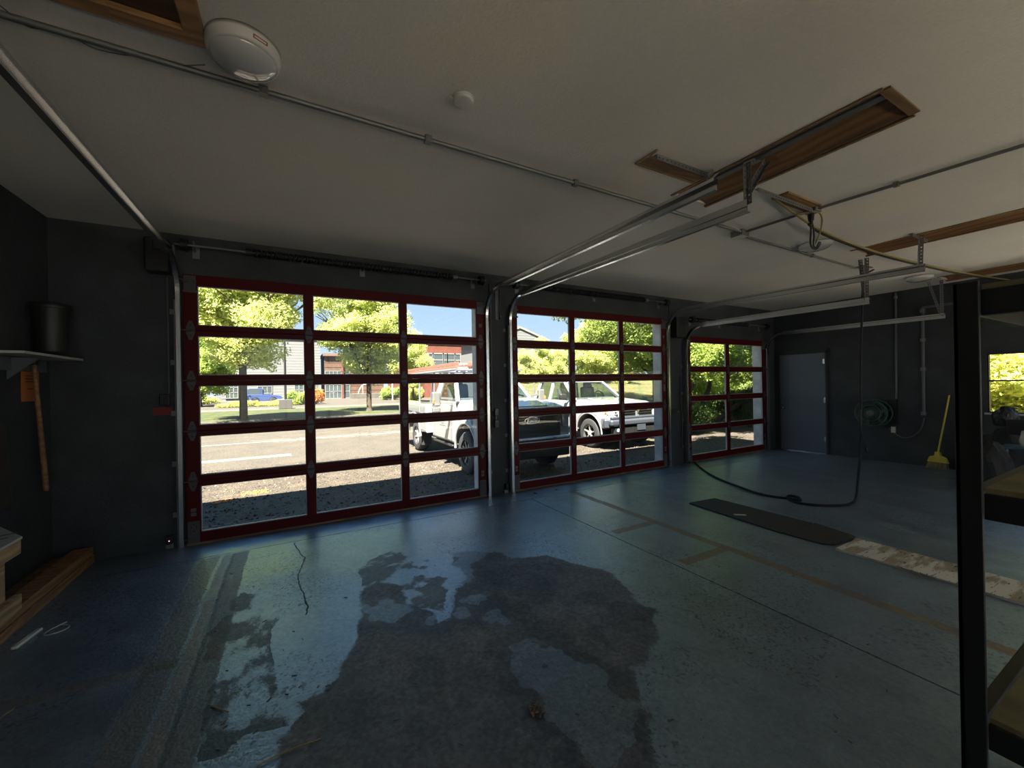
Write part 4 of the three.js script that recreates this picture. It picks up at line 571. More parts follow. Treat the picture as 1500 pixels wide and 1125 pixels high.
// ------------------------------------------------------------ outside ground
{
  const flat = (x0, x1, z0, z1, y, th = 0.2) => bxc(x0, x1, y - th, y, z1, z0);
  const gs = new THREE.BufferGeometry(); // apron ramp
  const ap = ext(poly([[-ZO, GY - 0.2], [-ZO, -0.012], [-(ZO - 0.9), GY], [-(ZO - 0.9), GY - 0.2]]), 26).rotateY(Math.PI / 2).translate(-8, 0, 0);
  structure('apron', ap, M.gravel, 'gravel apron sloping from the garage doors');
  structure('gravel_yard', flat(-40, 40, ZO - 0.9, -10.6, GY), M.gravel, 'gravel and asphalt parking strip');
  structure('road', flat(-90, 90, -10.6, -24.4, GY), M.asphalt, 'sunlit asphalt street');
  structure('curb', flat(-90, 90, -24.4, -24.75, GY + 0.12), M.concrete, 'pale concrete curb');
  structure('lawn', flat(-90, 90, -24.75, -36.5, GY + 0.10), M.grass, 'patchy green lawn strip');
  structure('sidewalk', flat(-90, 90, -36.5, -39.5, GY + 0.09), M.concrete, 'pale concrete sidewalk');
  structure('parking_lot', flat(-90, 90, -39.5, -110, GY + 0.05), M.asphalt, 'car park in front of the buildings');
  structure('side_yard', flat(40, 90, ZO + 30, -10.6, GY), M.grass, 'grass beyond the yard');
  structure('side_ground', bxc(XR + 0.2, 40, GY - 0.2, GY - 0.001, ZO, 30), M.dryGrass, 'dry grass beside the garage');
  structure('left_ground', bxc(-40, XL - 0.2, GY - 0.2, GY - 0.001, ZO, 30), M.gravel, 'gravel beside the garage');
  structure('rear_yard', bxc(XL - 0.2, XR + 0.2, GY - 0.2, GY - 0.001, ZB + 0.2, 30), M.asphalt, 'asphalt yard behind the garage');
  structure('side_path', bxc(XR + 0.2, XR + 3.4, GY - 0.19, GY + 0.004, ZO + 3, 30), M.paleConcrete, 'pale concrete path beside the garage');
  solo('lane_line', 'white painted lane line along the street', 'road marking', flat(-60, 60, -15.25, -15.37, GY + 0.004, 0.003), M.paintWhite);
  solo('centre_line', 'yellow painted centre line along the street', 'road marking', flat(-60, -1.6, -18.75, -18.87, GY + 0.004, 0.003), M.paintYellow);
  { const a = py_(300, 677, GY), b = py_(372, 668, GY); solo('road_patch', 'darker asphalt repair patch in the street', 'road patch', bxc(-2.6, 0.0, GY, GY + 0.003, -12.1, -11.75), mat([0.24, 0.22, 0.2], 0.95, { map: rep(tAsph, 0.35) })); }
  // rust coloured gravel by the doors
  for (const [a, b, s] of [[375, 722, 0.16], [325, 735, 0.10]]) { const p = py_(a, b, GY), g = []; for (let i = 0; i < 90; i++) g.push(bx(rr(0.01, 0.035), 0.012, rr(0.01, 0.03), p.x + (rnd() + rnd() - 1) * s * 1.6, GY + 0.006, p.z + (rnd() + rnd() - 1) * s * 1.3, 0, rr(0, 3), 0)); const m = solo('rust_gravel', s > 0.12 ? 'larger rust-orange patch of gravel outside the widest door' : 'smaller rust-orange sprinkle of gravel outside the widest door', 'gravel', g, M.orange); m.userData.kind = 'stuff'; }
  // loose gravel stones close to the doors
  { const geo = new THREE.IcosahedronGeometry(1, 0), n = 5200, im = new THREE.InstancedMesh(geo, mat([0.105, 0.092, 0.077], 0.95), n), c = new THREE.Color(); for (let i = 0; i < n; i++) { const x = rr(-2.2, 11), z = rr(-10.4, -5.9), s = rr(0.006, 0.02), y = z > ZO - 0.9 ? lerp(-0.012, GY, (ZO - z) / 0.9) : GY; M4.compose(V(x, y + s * 0.2, z), Q4.setFromEuler(E3.set(rr(0, 3), rr(0, 3), rr(0, 3))), V(s * rr(0.8, 1.5), s * 0.6, s)); im.setMatrixAt(i, M4); const k = rr(0.4, 1.25); c.setRGB(k, k * rr(0.9, 1), k * rr(0.8, 0.98)); im.setColorAt(i, c); } im.name = 'loose_stones'; im.userData = { label: 'loose gravel stones scattered outside the garage doors', category: 'gravel', kind: 'stuff' }; im.castShadow = im.receiveShadow = true; scene.add(im); }
}

// ------------------------------------------------------------ plants
const leafGeo = (() => { const gs = []; const s0 = seed; seed = 1234; for (let i = 0; i < 11; i++) { const g = new THREE.BufferGeometry(), l = rr(0.34, 0.6), w = l * rr(0.4, 0.6); g.setAttribute('position', new THREE.Float32BufferAttribute([0, 0, 0, w / 2, l * 0.12, l * 0.5, 0, 0, l, 0, 0, 0, 0, 0, l, -w / 2, l * 0.12, l * 0.5], 3)); g.computeVertexNormals(); g.setAttribute('uv', new THREE.BufferAttribute(new Float32Array(12), 2)); M4.compose(V(rr(-0.5, 0.5), rr(-0.45, 0.45), rr(-0.5, 0.5)), Q4.setFromEuler(E3.set(rr(-1.2, 0.9), rr(0, 6.3), rr(-0.6, 0.6))), V(1, 1, 1)); gs.push(g.applyMatrix4(M4)); } seed = s0; return mergeGeometries(gs); })();
const leafMat = (c, t = 0.55) => mat(c, 0.95, { transmission: t, thickness: 0, side: THREE.DoubleSide, specularIntensity: 0.15 });
const LM = { lime: leafMat([0.52, 0.57, 0.22]), green: leafMat([0.36, 0.46, 0.13]), deep: leafMat([0.22, 0.29, 0.07]), yellow: leafMat([0.50, 0.52, 0.17]), blueGreen: leafMat([0.075, 0.105, 0.055]), orange: leafMat([0.62, 0.30, 0.10]), dark: leafMat([0.10, 0.15, 0.045]) };
// lumps: [x, y, z, rx, ry, rz]; clusters mostly near each lump's skin
function foliage(lumps, n, size, m, parent, name = 'foliage') {
  const im = new THREE.InstancedMesh(leafGeo, m, n), c = new THREE.Color(), vol = lumps.map(l => l[3] * l[4] + l[5] * l[4]); const tot = vol.reduce((a, b) => a + b, 0); let k = 0;
  lumps.forEach((l, li) => { const cnt = li === lumps.length - 1 ? n - k : Math.min(n - k, Math.round(n * vol[li] / tot)); const tint = rr(0.82, 1.15);
    for (let i = 0; i < cnt; i++, k++) { const u = rr(-1, 1), a = rr(0, 6.2832), s = Math.sqrt(1 - u * u), r = Math.pow(rnd(), 0.4); const S = size * rr(0.6, 1.3); M4.compose(V(l[0] + l[3] * r * s * Math.cos(a), l[1] + l[4] * r * u, l[2] + l[5] * r * s * Math.sin(a)), Q4.setFromEuler(E3.set(rr(-0.5, 0.5), rr(0, 6.3), rr(-0.5, 0.5))), V(S, S, S)); im.setMatrixAt(k, M4); const q = tint * rr(0.85, 1.12); c.setRGB(q * rr(0.92, 1.1), q, q * rr(0.8, 1.1)); im.setColorAt(k, c); } });
  im.name = name; im.userData.kind = 'stuff'; im.castShadow = im.receiveShadow = true; parent.add(im); return im;
}
function limb(gs, a, dir, len, r, depth, tips) { const mid = a.clone().addScaledVector(dir, len * 0.5).add(V(rr(-1, 1), rr(-0.3, 0.6), rr(-1, 1)).multiplyScalar(len * 0.08)); const b = a.clone().addScaledVector(dir, len); gs.push(bar(a, mid, r, r * 0.84, 7), bar(mid, b, r * 0.84, r * 0.66, 7)); if (depth === 0) { tips.push(b); return; } const n = depth > 1 ? 3 : 2; for (let i = 0; i < n; i++) { const d = dir.clone().add(V(rr(-1, 1), rr(-0.1, 0.5), rr(-1, 1)).multiplyScalar(0.75)).normalize(); limb(gs, b, d, len * rr(0.6, 0.8), r * 0.6, depth - 1, tips); } }
function tree(name, label, pos, h, crownY, rx, ry, trunkR, m, n, size, opt = {}) {
  const t = thing(name, label, 'tree', [pos.x, GY + (opt.up || 0.09), pos.z], 0, opt.group); const gs = [], tips = []; const s0 = crownY - ry * 0.75;
  gs.push(lathe([[trunkR * 1.5, 0], [trunkR * 1.1, 0.25], [trunkR, s0]], 10)); for (let i = 0; i < 5; i++) { const a = i / 5 * 6.28 + rr(0, 0.6); limb(gs, V(0, s0 * rr(0.85, 1), 0), V(Math.cos(a) * 0.55, 0.9, Math.sin(a) * 0.55).normalize(), ry * 0.55, trunkR * 0.6, 2, tips); }
  part('trunk', gs, opt.bark || M.bark, t);
  const lumps = []; const L = opt.lumps || 46; for (let i = 0; i < L; i++) { const u = rr(-1, 1), a = rr(0, 6.283), s = Math.sqrt(1 - u * u), r = Math.pow(rnd(), 0.5) * 0.82; const taper = opt.cone ? lerp(1, 0.35, (u * r + 1) / 2) * 1.15 : 1; const k = rr(0.2, 0.36); lumps.push([rx * r * s * Math.cos(a) * taper, crownY + ry * r * u, rx * r * s * Math.sin(a) * taper, rx * k, rx * k * 0.8, rx * k]); }
  foliage(lumps, n, size, m, t); return t;
}
function shrub(name, label, x, y, z, rx, ry, rz, m, n, size, group) { const t = thing(name, label, 'shrub', [x, y, z], 0, group); const gs = []; for (let i = 0; i < 6; i++) gs.push(bar(V(rr(-0.1, 0.1), 0, rr(-0.1, 0.1)), V(rr(-0.6, 0.6) * rx, ry * rr(0.8, 1.4), rr(-0.6, 0.6) * rz), 0.02, 0.008, 5)); part('stems', gs, M.barkDark, t); const l = []; for (let i = 0; i < 14; i++) l.push([rr(-0.7, 0.7) * rx, ry * rr(0.35, 1.5), rr(-0.7, 0.7) * rz, rx * 0.38, ry * 0.45, rz * 0.38]); foliage(l, n, size, m, t); return t; }

{ // street trees
  const a = py_(357, 616, GY + 0.1), b = py_(541, 602, GY + 0.1);
  tree('street_tree', 'lime green street tree with pale trunk in front of the blue van', a, 11, 6.4, 4.0, 4.6, 0.17, LM.lime, 7000, 0.40, { lumps: 60 });
  tree('street_tree', 'fuller green street tree in front of the brick entrance', b, 9, 5.9, 3.9, 4.2, 0.15, LM.lime, 6600, 0.40, { lumps: 60 });
  const s1 = pz(300, 555, -46); tree('background_tree', 'leafy tree at the far end of the car park beside the pale building', V(s1.x - 1, 0, -50), 7, 3.8, 3.2, 3.6, 0.14, LM.green, 3600, 0.5);
  const s2 = pz(612, 560, -42); tree('background_tree', 'small rounded tree before the orange facade', V(s2.x - 0.5, 0, -42), 6, 3.6, 2.4, 3.0, 0.1, LM.lime, 2600, 0.42);
  const s3 = pz(765, 540, -30); tree('yard_tree', 'leafy tree in front of the grey gabled house', V(s3.x, 0, -30), 6, 3.0, 1.5, 2.0, 0.1, LM.lime, 2200, 0.32);
  const s4 = pz(822, 540, -34); tree('yard_tree', 'rounded lime tree right of the grey gabled house', V(s4.x + 1.0, 0, -38), 6, 3.6, 3.0, 3.4, 0.12, LM.lime, 3400, 0.42);
  const s5 = pz(878, 530, -30); tree('yard_tree', 'broad lime tree above the white pickup cab', V(s5.x, 0, -30), 8, 4.4, 3.8, 3.9, 0.13, LM.lime, 5000, 0.42);
  const s6 = pz(930, 520, -17); tree('maple_tree', 'golden green maple overhanging the white pickup hood', V(s6.x + 2.2, 0, -17.5), 9, 5.6, 4.4, 3.6, 0.16, LM.yellow, 9000, 0.34, { lumps: 60 });
  const s7 = pz(880, 500, -60); tree('conifer_tree', 'dark conifer rising behind the lime trees', V(s7.x, 0, -60), 14, 7.5, 2.6, 6.5, 0.2, LM.blueGreen, 2600, 0.5, { cone: true });
  const s8 = pz(800, 550, -70); tree('conifer_tree', 'small distant conifer beside the grey gabled house', V(s8.x + 1.5, 0, -72), 10, 4.6, 2.0, 4.0, 0.16, LM.blueGreen, 1600, 0.5, { cone: true });
  // tree and hedges outside the small door
  const t = thing('spreading_tree', 'low spreading dark limbed tree outside the small garage door', 'tree', [13.2, GY, -9.6]); const gs = [], tips = [];
  for (const [dx, dy, dz, l] of [[-0.5, 0.9, 0.1, 1.5], [0.45, 0.75, -0.15, 1.7], [0.75, 0.55, 0.35, 1.7], [-0.15, 0.9, -0.5, 1.5]]) limb(gs, V(dx * 0.25, 0, dz * 0.25), V(dx, dy, dz).normalize(), l, 0.13, 2, tips);
  part('trunk', gs, M.barkDark, t); const lm = []; for (let i = 0; i < 80; i++) lm.push([rr(-4.8, 6.2), rr(2.1, 5.0), rr(-3.4, 3.2), rr(0.6, 1.0), rr(0.45, 0.75), rr(0.6, 1.0)]); foliage(lm, 17000, 0.25, LM.deep, t);
  shrub('hedge_shrub', 'dark leafy hedge bush under the spreading tree, nearer the pickups', 11.9, GY, -9.1, 1.1, 0.5, 0.7, LM.dark, 1700, 0.18);
  shrub('hedge_shrub', 'clipped grey-green bush outside the small garage door', 14.6, GY, -8.6, 1.0, 0.85, 0.9, LM.blueGreen, 2200, 0.15);
  shrub('hedge_shrub', 'low dark bush behind the clipped grey-green one', 16.2, GY, -10.2, 1.6, 0.7, 1.0, LM.dark, 1700, 0.2);
  shrub('hedge_shrub', 'tall leafy bush filling the gap behind the spreading tree', 19.5, GY, -13.5, 3.4, 1.5, 1.6, LM.green, 3600, 0.26);
  // foliage outside the right window
  shrub('window_shrub', 'sunlit yellow-green shrubs outside the side window', 14.2, GY - 0.001, -2.2, 1.8, 1.25, 2.2, LM.yellow, 6500, 0.26);
  shrub('window_shrub', 'taller sunlit shrubs behind the window shrubs', 16.6, GY - 0.001, -2.6, 2.2, 1.9, 3.2, LM.yellow, 5200, 0.3);
  shrub('window_shrub', 'sunlit shrub row further along outside the side window', 14.4, GY - 0.001, 1.6, 1.8, 1.35, 2.2, LM.yellow, 4200, 0.28);
  // planting in the car park
  const c1 = pz(440, 585, -45), c2 = pz(378, 592, -45.5), c3 = pz(453, 583, -46);
  shrub('bed_shrub', 'rounded green shrub in the planted bed', c1.x, GY + 0.05, -45.6, 1.2, 0.75, 0.9, LM.green, 900, 0.3); shrub('bed_shrub', 'orange-tinged shrub in the planted bed', c3.x + 0.6, GY + 0.05, -45.8, 1.1, 0.85, 0.9, LM.orange, 800, 0.3);
  shrub('bed_shrub', 'low flowering yellow-green border in front of the blue van', c2.x, GY + 0.05, -45.2, 3.4, 0.28, 0.7, LM.yellow, 1100, 0.26);
  const c4 = pz(578, 580, -52), c5 = pz(602, 577, -48); shrub('bed_shrub', 'green shrubs by the flagpole', c4.x, GY + 0.05, -52, 1.8, 0.9, 1.0, LM.green, 800, 0.32); shrub('bed_shrub', 'bright round bush left of the orange wall', c5.x, GY + 0.05, -46, 0.9, 0.8, 0.8, LM.lime, 600, 0.3);
  const c6 = pz(320, 590, -58); shrub('bed_shrub', 'tall grass clump at the car park end', c6.x - 2.4, GY + 0.05, -56, 3.0, 0.5, 0.8, LM.lime, 800, 0.3);
  const c7 = pz(775, 575, -22); shrub('bed_shrub', 'bright yellow-green bush beyond the pickup windscreen', c7.x + 0.5, GY + 0.1, -25.5, 1.6, 0.62, 1.0, LM.lime, 900, 0.28);
}
// dry grass bank behind the second pickup
{ const g = new THREE.PlaneGeometry(60, 26, 60, 26); g.rotateX(-Math.PI / 2); const p = g.attributes.position; for (let i = 0; i < p.count; i++) { const x = p.getX(i), z = p.getZ(i), k = clamp((13 - z) / 26); p.setY(i, 2.7 * k * k * (3 - 2 * k) + 0.2 * fbm(x * 0.5 + 30, z * 0.5 + 30, 3) - 0.15); } g.computeVertexNormals(); g.translate(44, GY, -26); structure('grass_bank', g, M.dryGrass, 'sunlit dry grass bank'); }

// ------------------------------------------------------------ pickups
function wheel(parent, x, y, z, r, w, rimM, style) {
  const s = Math.sign(x) || 1;
  const t = part('tyre', lathe([[r * 0.60, -w / 2], [r * 0.9, -w / 2], [r * 0.985, -w * 0.36], [r, -w * 0.2], [r, w * 0.2], [r * 0.985, w * 0.36], [r * 0.9, w / 2], [r * 0.60, w / 2], [r * 0.58, 0], [r * 0.60, -w / 2]], 40, x, y, z, 0, 0, -Math.PI / 2), M.tyre, parent);
  const f = x + s * w * 0.42; const g = [lathe([[r * 0.52, 0], [r * 0.61, 0.0], [r * 0.615, 0.04], [r * 0.54, 0.04]], 36, f - s * 0.02, y, z, 0, 0, -Math.PI / 2), cyl(r * 0.16, r * 0.2, 0.06, 18, f - s * 0.03, y, z, 0, 0, Math.PI / 2)];
  const n = style === 'alloy' ? 5 : 8; for (let i = 0; i < n; i++) { const a = i / n * 6.283 + 0.3; g.push(beam(V(f - s * 0.045, y + Math.sin(a) * r * 0.12, z + Math.cos(a) * r * 0.12), V(f - s * 0.03, y + Math.sin(a) * r * 0.56, z + Math.cos(a) * r * 0.56), style === 'alloy' ? r * 0.17 : r * 0.12, 0.03)); }
  part('rim', g, rimM, t); part('brake_disc', cyl(r * 0.5, r * 0.5, 0.02, 24, f - s * 0.09, y, z, 0, 0, Math.PI / 2), M.dark, t); return t;
}
// side profile (z forward, y up) extruded across x; arch: circular cut-outs [z, y, r]
function profile(pts, halfW, bevel = 0.03, seg = 3, taper) {
  const s = new THREE.Shape(); pts.forEach((p, i) => { if (p.arc) { const [cz, cy, r, a0, a1] = p.arc; const n = 18; for (let k = 0; k <= n; k++) { const a = lerp(a0, a1, k / n); s.lineTo(cz + r * Math.cos(a), cy + r * Math.sin(a)); } } else if (i === 0) s.moveTo(p[0], p[1]); else s.lineTo(p[0], p[1]); });
  const g = new THREE.ExtrudeGeometry(s, { depth: (halfW - bevel) * 2, bevelEnabled: true, bevelSize: bevel, bevelThickness: bevel, bevelOffset: -bevel, bevelSegments: seg }); g.translate(0, 0, -(halfW - bevel)); g.rotateY(-Math.PI / 2); // shape x -> world z
  if (taper) { const p = g.attributes.position; for (let i = 0; i < p.count; i++) { const k = taper(p.getZ(i), p.getY(i)); p.setX(i, p.getX(i) * k); } g.computeVertexNormals(); }
  return g;
}
const quad = (a, b, c, d) => { const g = new THREE.BufferGeometry(); g.setAttribute('position', new THREE.Float32BufferAttribute([...a, ...b, ...c, ...a, ...c, ...d], 3)); g.computeVertexNormals(); g.setAttribute('uv', new THREE.Float32BufferAttribute([0, 0, 1, 0, 1, 1, 0, 0, 1, 1, 0, 1], 2)); return g; };
function cabTop(t, o) { // o: zA windscreen base, zB windscreen top, zC rear top, zD rear base, belt, roof, w (half width at belt), wr (half width at roof), B pillar z
  const { zA, zB, zC, zD, belt, roof, w, wr, body } = o, B = o.zP;
  const R = (z, y) => lerp(w, wr, (y - belt) / (roof - belt));
  part('roof', [profile([[zC - 0.03, roof - 0.05], [zB + 0.1, roof - 0.05], [zB, roof], [lerp(zB, zC, 0.5), roof + 0.03], [zC, roof]], wr + 0.02, 0.025)], body, t);
  for (const s of [-1, 1]) {
    part('pillar', beam(V(s * (w - 0.03), belt - 0.02, zA), V(s * (wr - 0.03), roof - 0.01, zB), 0.07, 0.08), body, t); part('pillar', beam(V(s * (w - 0.03), belt - 0.02, B), V(s * (wr - 0.03), roof - 0.01, B - 0.02), 0.05, 0.13), body, t); part('pillar', beam(V(s * (w - 0.04), belt - 0.02, zD + 0.06), V(s * (wr - 0.04), roof - 0.01, zC + 0.06), 0.06, 0.14), body, t);
    part('side_window', quad([s * (w - 0.02), belt, zA - 0.05], [s * (w - 0.02), belt, B], [s * (wr - 0.02), roof - 0.04, B], [s * (wr - 0.02), roof - 0.04, zB - 0.05]), M.carGlass, t);
    if (B - zD > 0.35) part('side_window', quad([s * (w - 0.02), belt, B], [s * (w - 0.02), belt, zD + 0.05], [s * (wr - 0.02), roof - 0.04, zC + 0.05], [s * (wr - 0.02), roof - 0.04, B]), M.carGlass, t);
  }
  part('windscreen', quad([-w + 0.05, belt, zA + 0.03], [w - 0.05, belt, zA + 0.03], [wr - 0.05, roof - 0.02, zB + 0.03], [-wr + 0.05, roof - 0.02, zB + 0.03]), M.carGlass, t);
  part('rear_window', quad([-w + 0.08, belt, zD], [w - 0.08, belt, zD], [wr - 0.08, roof - 0.05, zC], [-wr + 0.08, roof - 0.05, zC]), M.carGlass, t);
  part('dashboard', rbx(w * 1.8, 0.16, 0.3, 0.05, 0, belt - 0.02, zA - 0.35), M.seat, t);
  for (const x of [-w * 0.5, w * 0.5]) part('seat', [rbx(0.5, 0.7, 0.16, 0.06, x, belt + 0.02, B + 0.22, -0.12), rbx(0.26, 0.18, 0.1, 0.04, x, belt + 0.42, B + 0.17)], M.seat, t);
  part('steering_wheel', xf(new THREE.TorusGeometry(0.18, 0.018, 8, 24), w * 0.5, belt + 0.08, zA - 0.5, -0.5), M.dark, t);
}
const font = await new FontLoader().loadAsync('fonts/droid/droid_serif_bold.typeface.json');
// -- first pickup with service body: origin under the middle of the front axle, nose towards +z
{
  const FX = 3.93, FZ = -7.25;
  const t = thing('service_pickup', 'white service pickup with black grille and tool boxes, nose against the doors', 'pickup', [FX, GY, FZ]);
  const hw = 0.99, arch = [0, 0.44, 0.53], W = M.carWhite;
  part('front_body', profile([[-0.72, 0.52], [-0.72, 1.40], [-0.5, 1.415], [0.45, 1.33], [0.74, 1.27], [0.80, 1.16], [0.80, 0.66], [0.50, 0.62], { arc: [0, 0.44, 0.53, 0.28, Math.PI - 0.12] }, [-0.60, 0.52]], hw, 0.05, 4, (z, y) => (y > 1.0 ? lerp(1, 0.86, sstep(1.0, 1.42, y)) : 1) * (z > 0.3 ? lerp(1, 0.94, (z - 0.3) / 0.5) : 1)), W, t);
  part('hood_bulge', profile([[-0.6, 1.36], [-0.6, 1.43], [0.3, 1.385], [0.66, 1.30], [0.66, 1.26]], 0.52, 0.03, 3), W, t);
  part('cab_body', profile([[-0.70, 0.50], [-0.70, 1.38], [-2.18, 1.38], [-2.18, 0.50]], hw, 0.06, 4, (z, y) => y > 1.05 ? lerp(1, 0.93, sstep(1.05, 1.38, y)) : (y < 0.8 ? lerp(0.95, 1, sstep(0.5, 0.8, y)) : 1)), W, t);
  cabTop(t, { zA: -0.62, zB: -1.18, zC: -2.06, zD: -2.16, zP: -1.9, belt: 1.38, roof: 1.93, w: 0.91, wr: 0.74, body: W });
  for (const s of [-1, 1]) {
    part('wheel_arch', xf(new THREE.TorusGeometry(0.545, 0.03, 8, 30, Math.PI), s * (hw - 0.015), 0.44, 0, 0, Math.PI / 2, 0), W, t);
    part('door_seam', [bxc(s * hw - 0.004, s * hw + 0.003, 0.56, 1.36, -0.79, -0.782), bxc(s * hw - 0.004, s * hw + 0.003, 0.56, 1.36, -1.95, -1.942)], M.greyMetal, t);
    part('door_handle', rbx(0.03, 0.035, 0.16, 0.012, s * (hw + 0.006), 1.16, -1.82), M.blackPlastic, t);
    const mr = part('mirror', [rbx(0.16, 0.30, 0.12, 0.03, s * (hw + 0.30), 1.44, -0.80), rbx(0.16, 0.12, 0.11, 0.03, s * (hw + 0.30), 1.22, -0.80), beam(V(s * (hw - 0.05), 1.34, -0.80), V(s * (hw + 0.28), 1.36, -0.80), 0.04, 0.06), beam(V(s * (hw - 0.05), 1.44, -0.80), V(s * (hw + 0.28), 1.47, -0.80), 0.04, 0.05)], M.greyPlastic, t, 'wide grey towing mirror'); part('marker_light', rbx(0.03, 0.08, 0.03, 0.008, s * (hw + 0.375), 1.40, -0.74), M.amber, mr);
    part('headlamp', [rbx(0.17, 0.30, 0.12, 0.03, s * 0.80, 1.03, 0.78), rbx(0.15, 0.10, 0.13, 0.02, s * 0.81, 1.10, 0.79)], M.lens, t); part('turn_signal', rbx(0.06, 0.12, 0.1, 0.015, s * 0.86, 1.14, 0.80), M.amber, t);
    wheel(t, s * 0.85, 0.41, 0, 0.41, 0.27, M.greyMetal, 'steel'); wheel(t, s * 0.85, 0.41, -3.45, 0.41, 0.27, M.alloy, 'steel');
  }
  part('wheel_well', [bxc(-0.6, 0.6, 0.45, 0.95, -0.5, 0.5), bxc(-0.55, 0.55, 0.35, 0.55, -5.2, 0.7)], M.dark, t);
  // grille
  const gr = part('grille', [rbx(1.36, 0.56, 0.08, 0.03, 0, 0.96, 0.80)], M.blackPlastic, t, 'black grille');
  for (const y of [0.82, 1.06]) part('grille_bar', rbx(1.3, 0.075, 0.05, 0.02, 0, y, 0.845), M.blackPlastic, gr); part('grille_bar', [rbx(0.05, 0.5, 0.05, 0.015, -0.63, 0.96, 0.845), rbx(0.05, 0.5, 0.05, 0.015, 0.63, 0.96, 0.845), rbx(1.3, 0.04, 0.05, 0.015, 0, 1.20, 0.84), rbx(1.3, 0.04, 0.05, 0.015, 0, 0.71, 0.84)], M.blackPlastic, gr);
  const el = (a, b) => { const s = new THREE.Shape(); s.absellipse(0, 0, a, b, 0, Math.PI * 2); return s; };
  const ring = el(0.165, 0.068); ring.holes.push(new THREE.Path().absellipse(0, 0, 0.15, 0.055, 0, Math.PI * 2));
  const em = part('emblem', ext(el(0.155, 0.06), 0.012, 0.002).translate(0, 1.04, 0.872), M.badge, t, 'dark oval badge with chrome rim and script lettering'); part('emblem_rim', ext(ring, 0.016, 0.002).translate(0, 1.04, 0.872), M.chrome, em);
  const tg = new TextGeometry('Ford', { font, size: 0.062, depth: 0.006, curveSegments: 6 }); tg.computeBoundingBox(); const bb = tg.boundingBox; tg.translate(-(bb.min.x + bb.max.x) / 2, -(bb.min.y + bb.max.y) / 2, 0); { const p = tg.attributes.position; for (let i = 0; i < p.count; i++) p.setX(i, p.getX(i) * 1.15 + p.getY(i) * 0.35); } part('emblem_lettering', tg.translate(0, 1.04, 0.887), M.chrome, em);
  part('bumper', [rbx(1.92, 0.07, 0.16, 0.03, 0, 0.70, 0.88), rbx(1.80, 0.17, 0.12, 0.04, 0, 0.59, 0.87)], M.chrome, t, 'chrome bumper'); for (const s of [-1, 1]) part('bumper_end', rbx(0.16, 0.22, 0.3, 0.04, s * 0.93, 0.62, 0.74, 0, s * 0.5), M.chrome, t);
  part('bumper_slot', rbx(1.0, 0.05, 0.02, 0.01, 0, 0.635, 0.932), M.dark, t); part('air_dam', rbx(1.75, 0.20, 0.12, 0.03, 0, 0.42, 0.80), M.blackPlastic, t);
  // service body
  for (const s of [-1, 1]) {
    const sb = part('tool_box', profile([[-2.32, 0.58], [-2.32, 1.28], [-5.1, 1.28], [-5.1, 0.58], [-4.02, 0.58], { arc: [-3.45, 0.44, 0.56, Math.PI - 0.26, 0.26] }], 0.21, 0.02, 2).translate(s * 0.83, 0, 0), W, t);
    for (const [a, b] of [[-2.36, -2.84], [-4.06, -4.55], [-4.58, -5.06]]) { const d = part('compartment_door', rbx(0.015, 0.60, Math.abs(a - b), 0.005, s * 1.046, 0.93, (a + b) / 2), W, sb); part('latch', rbx(0.02, 0.07, 0.05, 0.008, s * 1.058, 0.98, (a + b) / 2 + 0.14), M.greyMetal, d); }
    part('compartment_door', rbx(0.015, 0.18, 1.16, 0.005, s * 1.046, 1.14, -3.45), W, sb);
    part('wheel_arch', xf(new THREE.TorusGeometry(0.575, 0.035, 8, 30, Math.PI), s * 1.03, 0.44, -3.45, 0, Math.PI / 2, 0), W, t);
    part('mud_flap', rbx(0.27, 0.32, 0.012, 0.005, s * 0.86, 0.36, -2.92), M.rubber, t);
    part('rack_rail', bar(V(s * 0.80, 2.06, -0.9), V(s * 0.80, 2.06, -5.2), 0.03), M.greyMetal, t);
    for (const z of [-2.4, -3.7, -5.0]) part('rack_post', bar(V(s * 0.80, 1.26, z), V(s * 0.80, 2.06, z), 0.024), M.greyMetal, t);
    part('rack_brace', [beam(V(s * 0.80, 1.3, -2.75), V(s * 0.80, 2.05, -2.42), 0.03, 0.03)], M.greyMetal, t);
    part('rocker_step', rbx(0.1, 0.05, 1.3, 0.02, s * 0.9, 0.44, -1.45), M.blackPlastic, t);
    const dl = [bxc(s * hw + 0.001, s * hw + 0.004, 1.02, 1.10, -1.46, -1.455), bxc(s * hw + 0.001, s * hw + 0.004, 1.02, 1.10, -1.30, -1.295), bxc(s * hw + 0.001, s * hw + 0.004, 1.095, 1.10, -1.52, -1.24), bxc(s * hw + 0.001, s * hw + 0.004, 1.02, 1.025, -1.46, -1.295), bxc(s * hw + 0.001, s * hw + 0.004, 0.965, 0.975, -1.56, -1.2)]; part('door_print', dl, M.greyMetal, t, 'small printed company mark on the door');
  }
  for (const z of [-1.1, -2.4, -3.7, -5.0]) part('rack_crossbar', bar(V(-0.8, 2.06, z), V(0.8, 2.06, z), 0.024), M.greyMetal, t);
  part('bed_floor', bxc(-0.65, 0.65, 0.62, 0.68, -5.1, -2.3), M.greyMetal, t); part('tailgate', bxc(-0.65, 0.65, 0.62, 1.1, -5.12, -5.07), W, t);
  // ladders lying on the rack
  const lad = (x, z0, z1, label, tilt) => { const l = thing('extension_ladder', label, 'ladder', [FX + x, GY + 2.088, FZ + (z0 + z1) / 2]); const h = (z1 - z0) / 2; const rp = (y, o) => { for (const sx of [-0.2, 0.2]) part('rail', rbx(0.035, 0.075, 2 * h, 0.006, sx * o, y + 0.04, 0), M.ladder, l); for (let z = -h + 0.2; z < h; z += 0.32) part('rung', bar(V(-0.2 * o, y + 0.04, z), V(0.2 * o, y + 0.04, z), 0.016, 0.016, 8), M.alloy, l); }; rp(0, 1); rp(0.09, 0.82); };
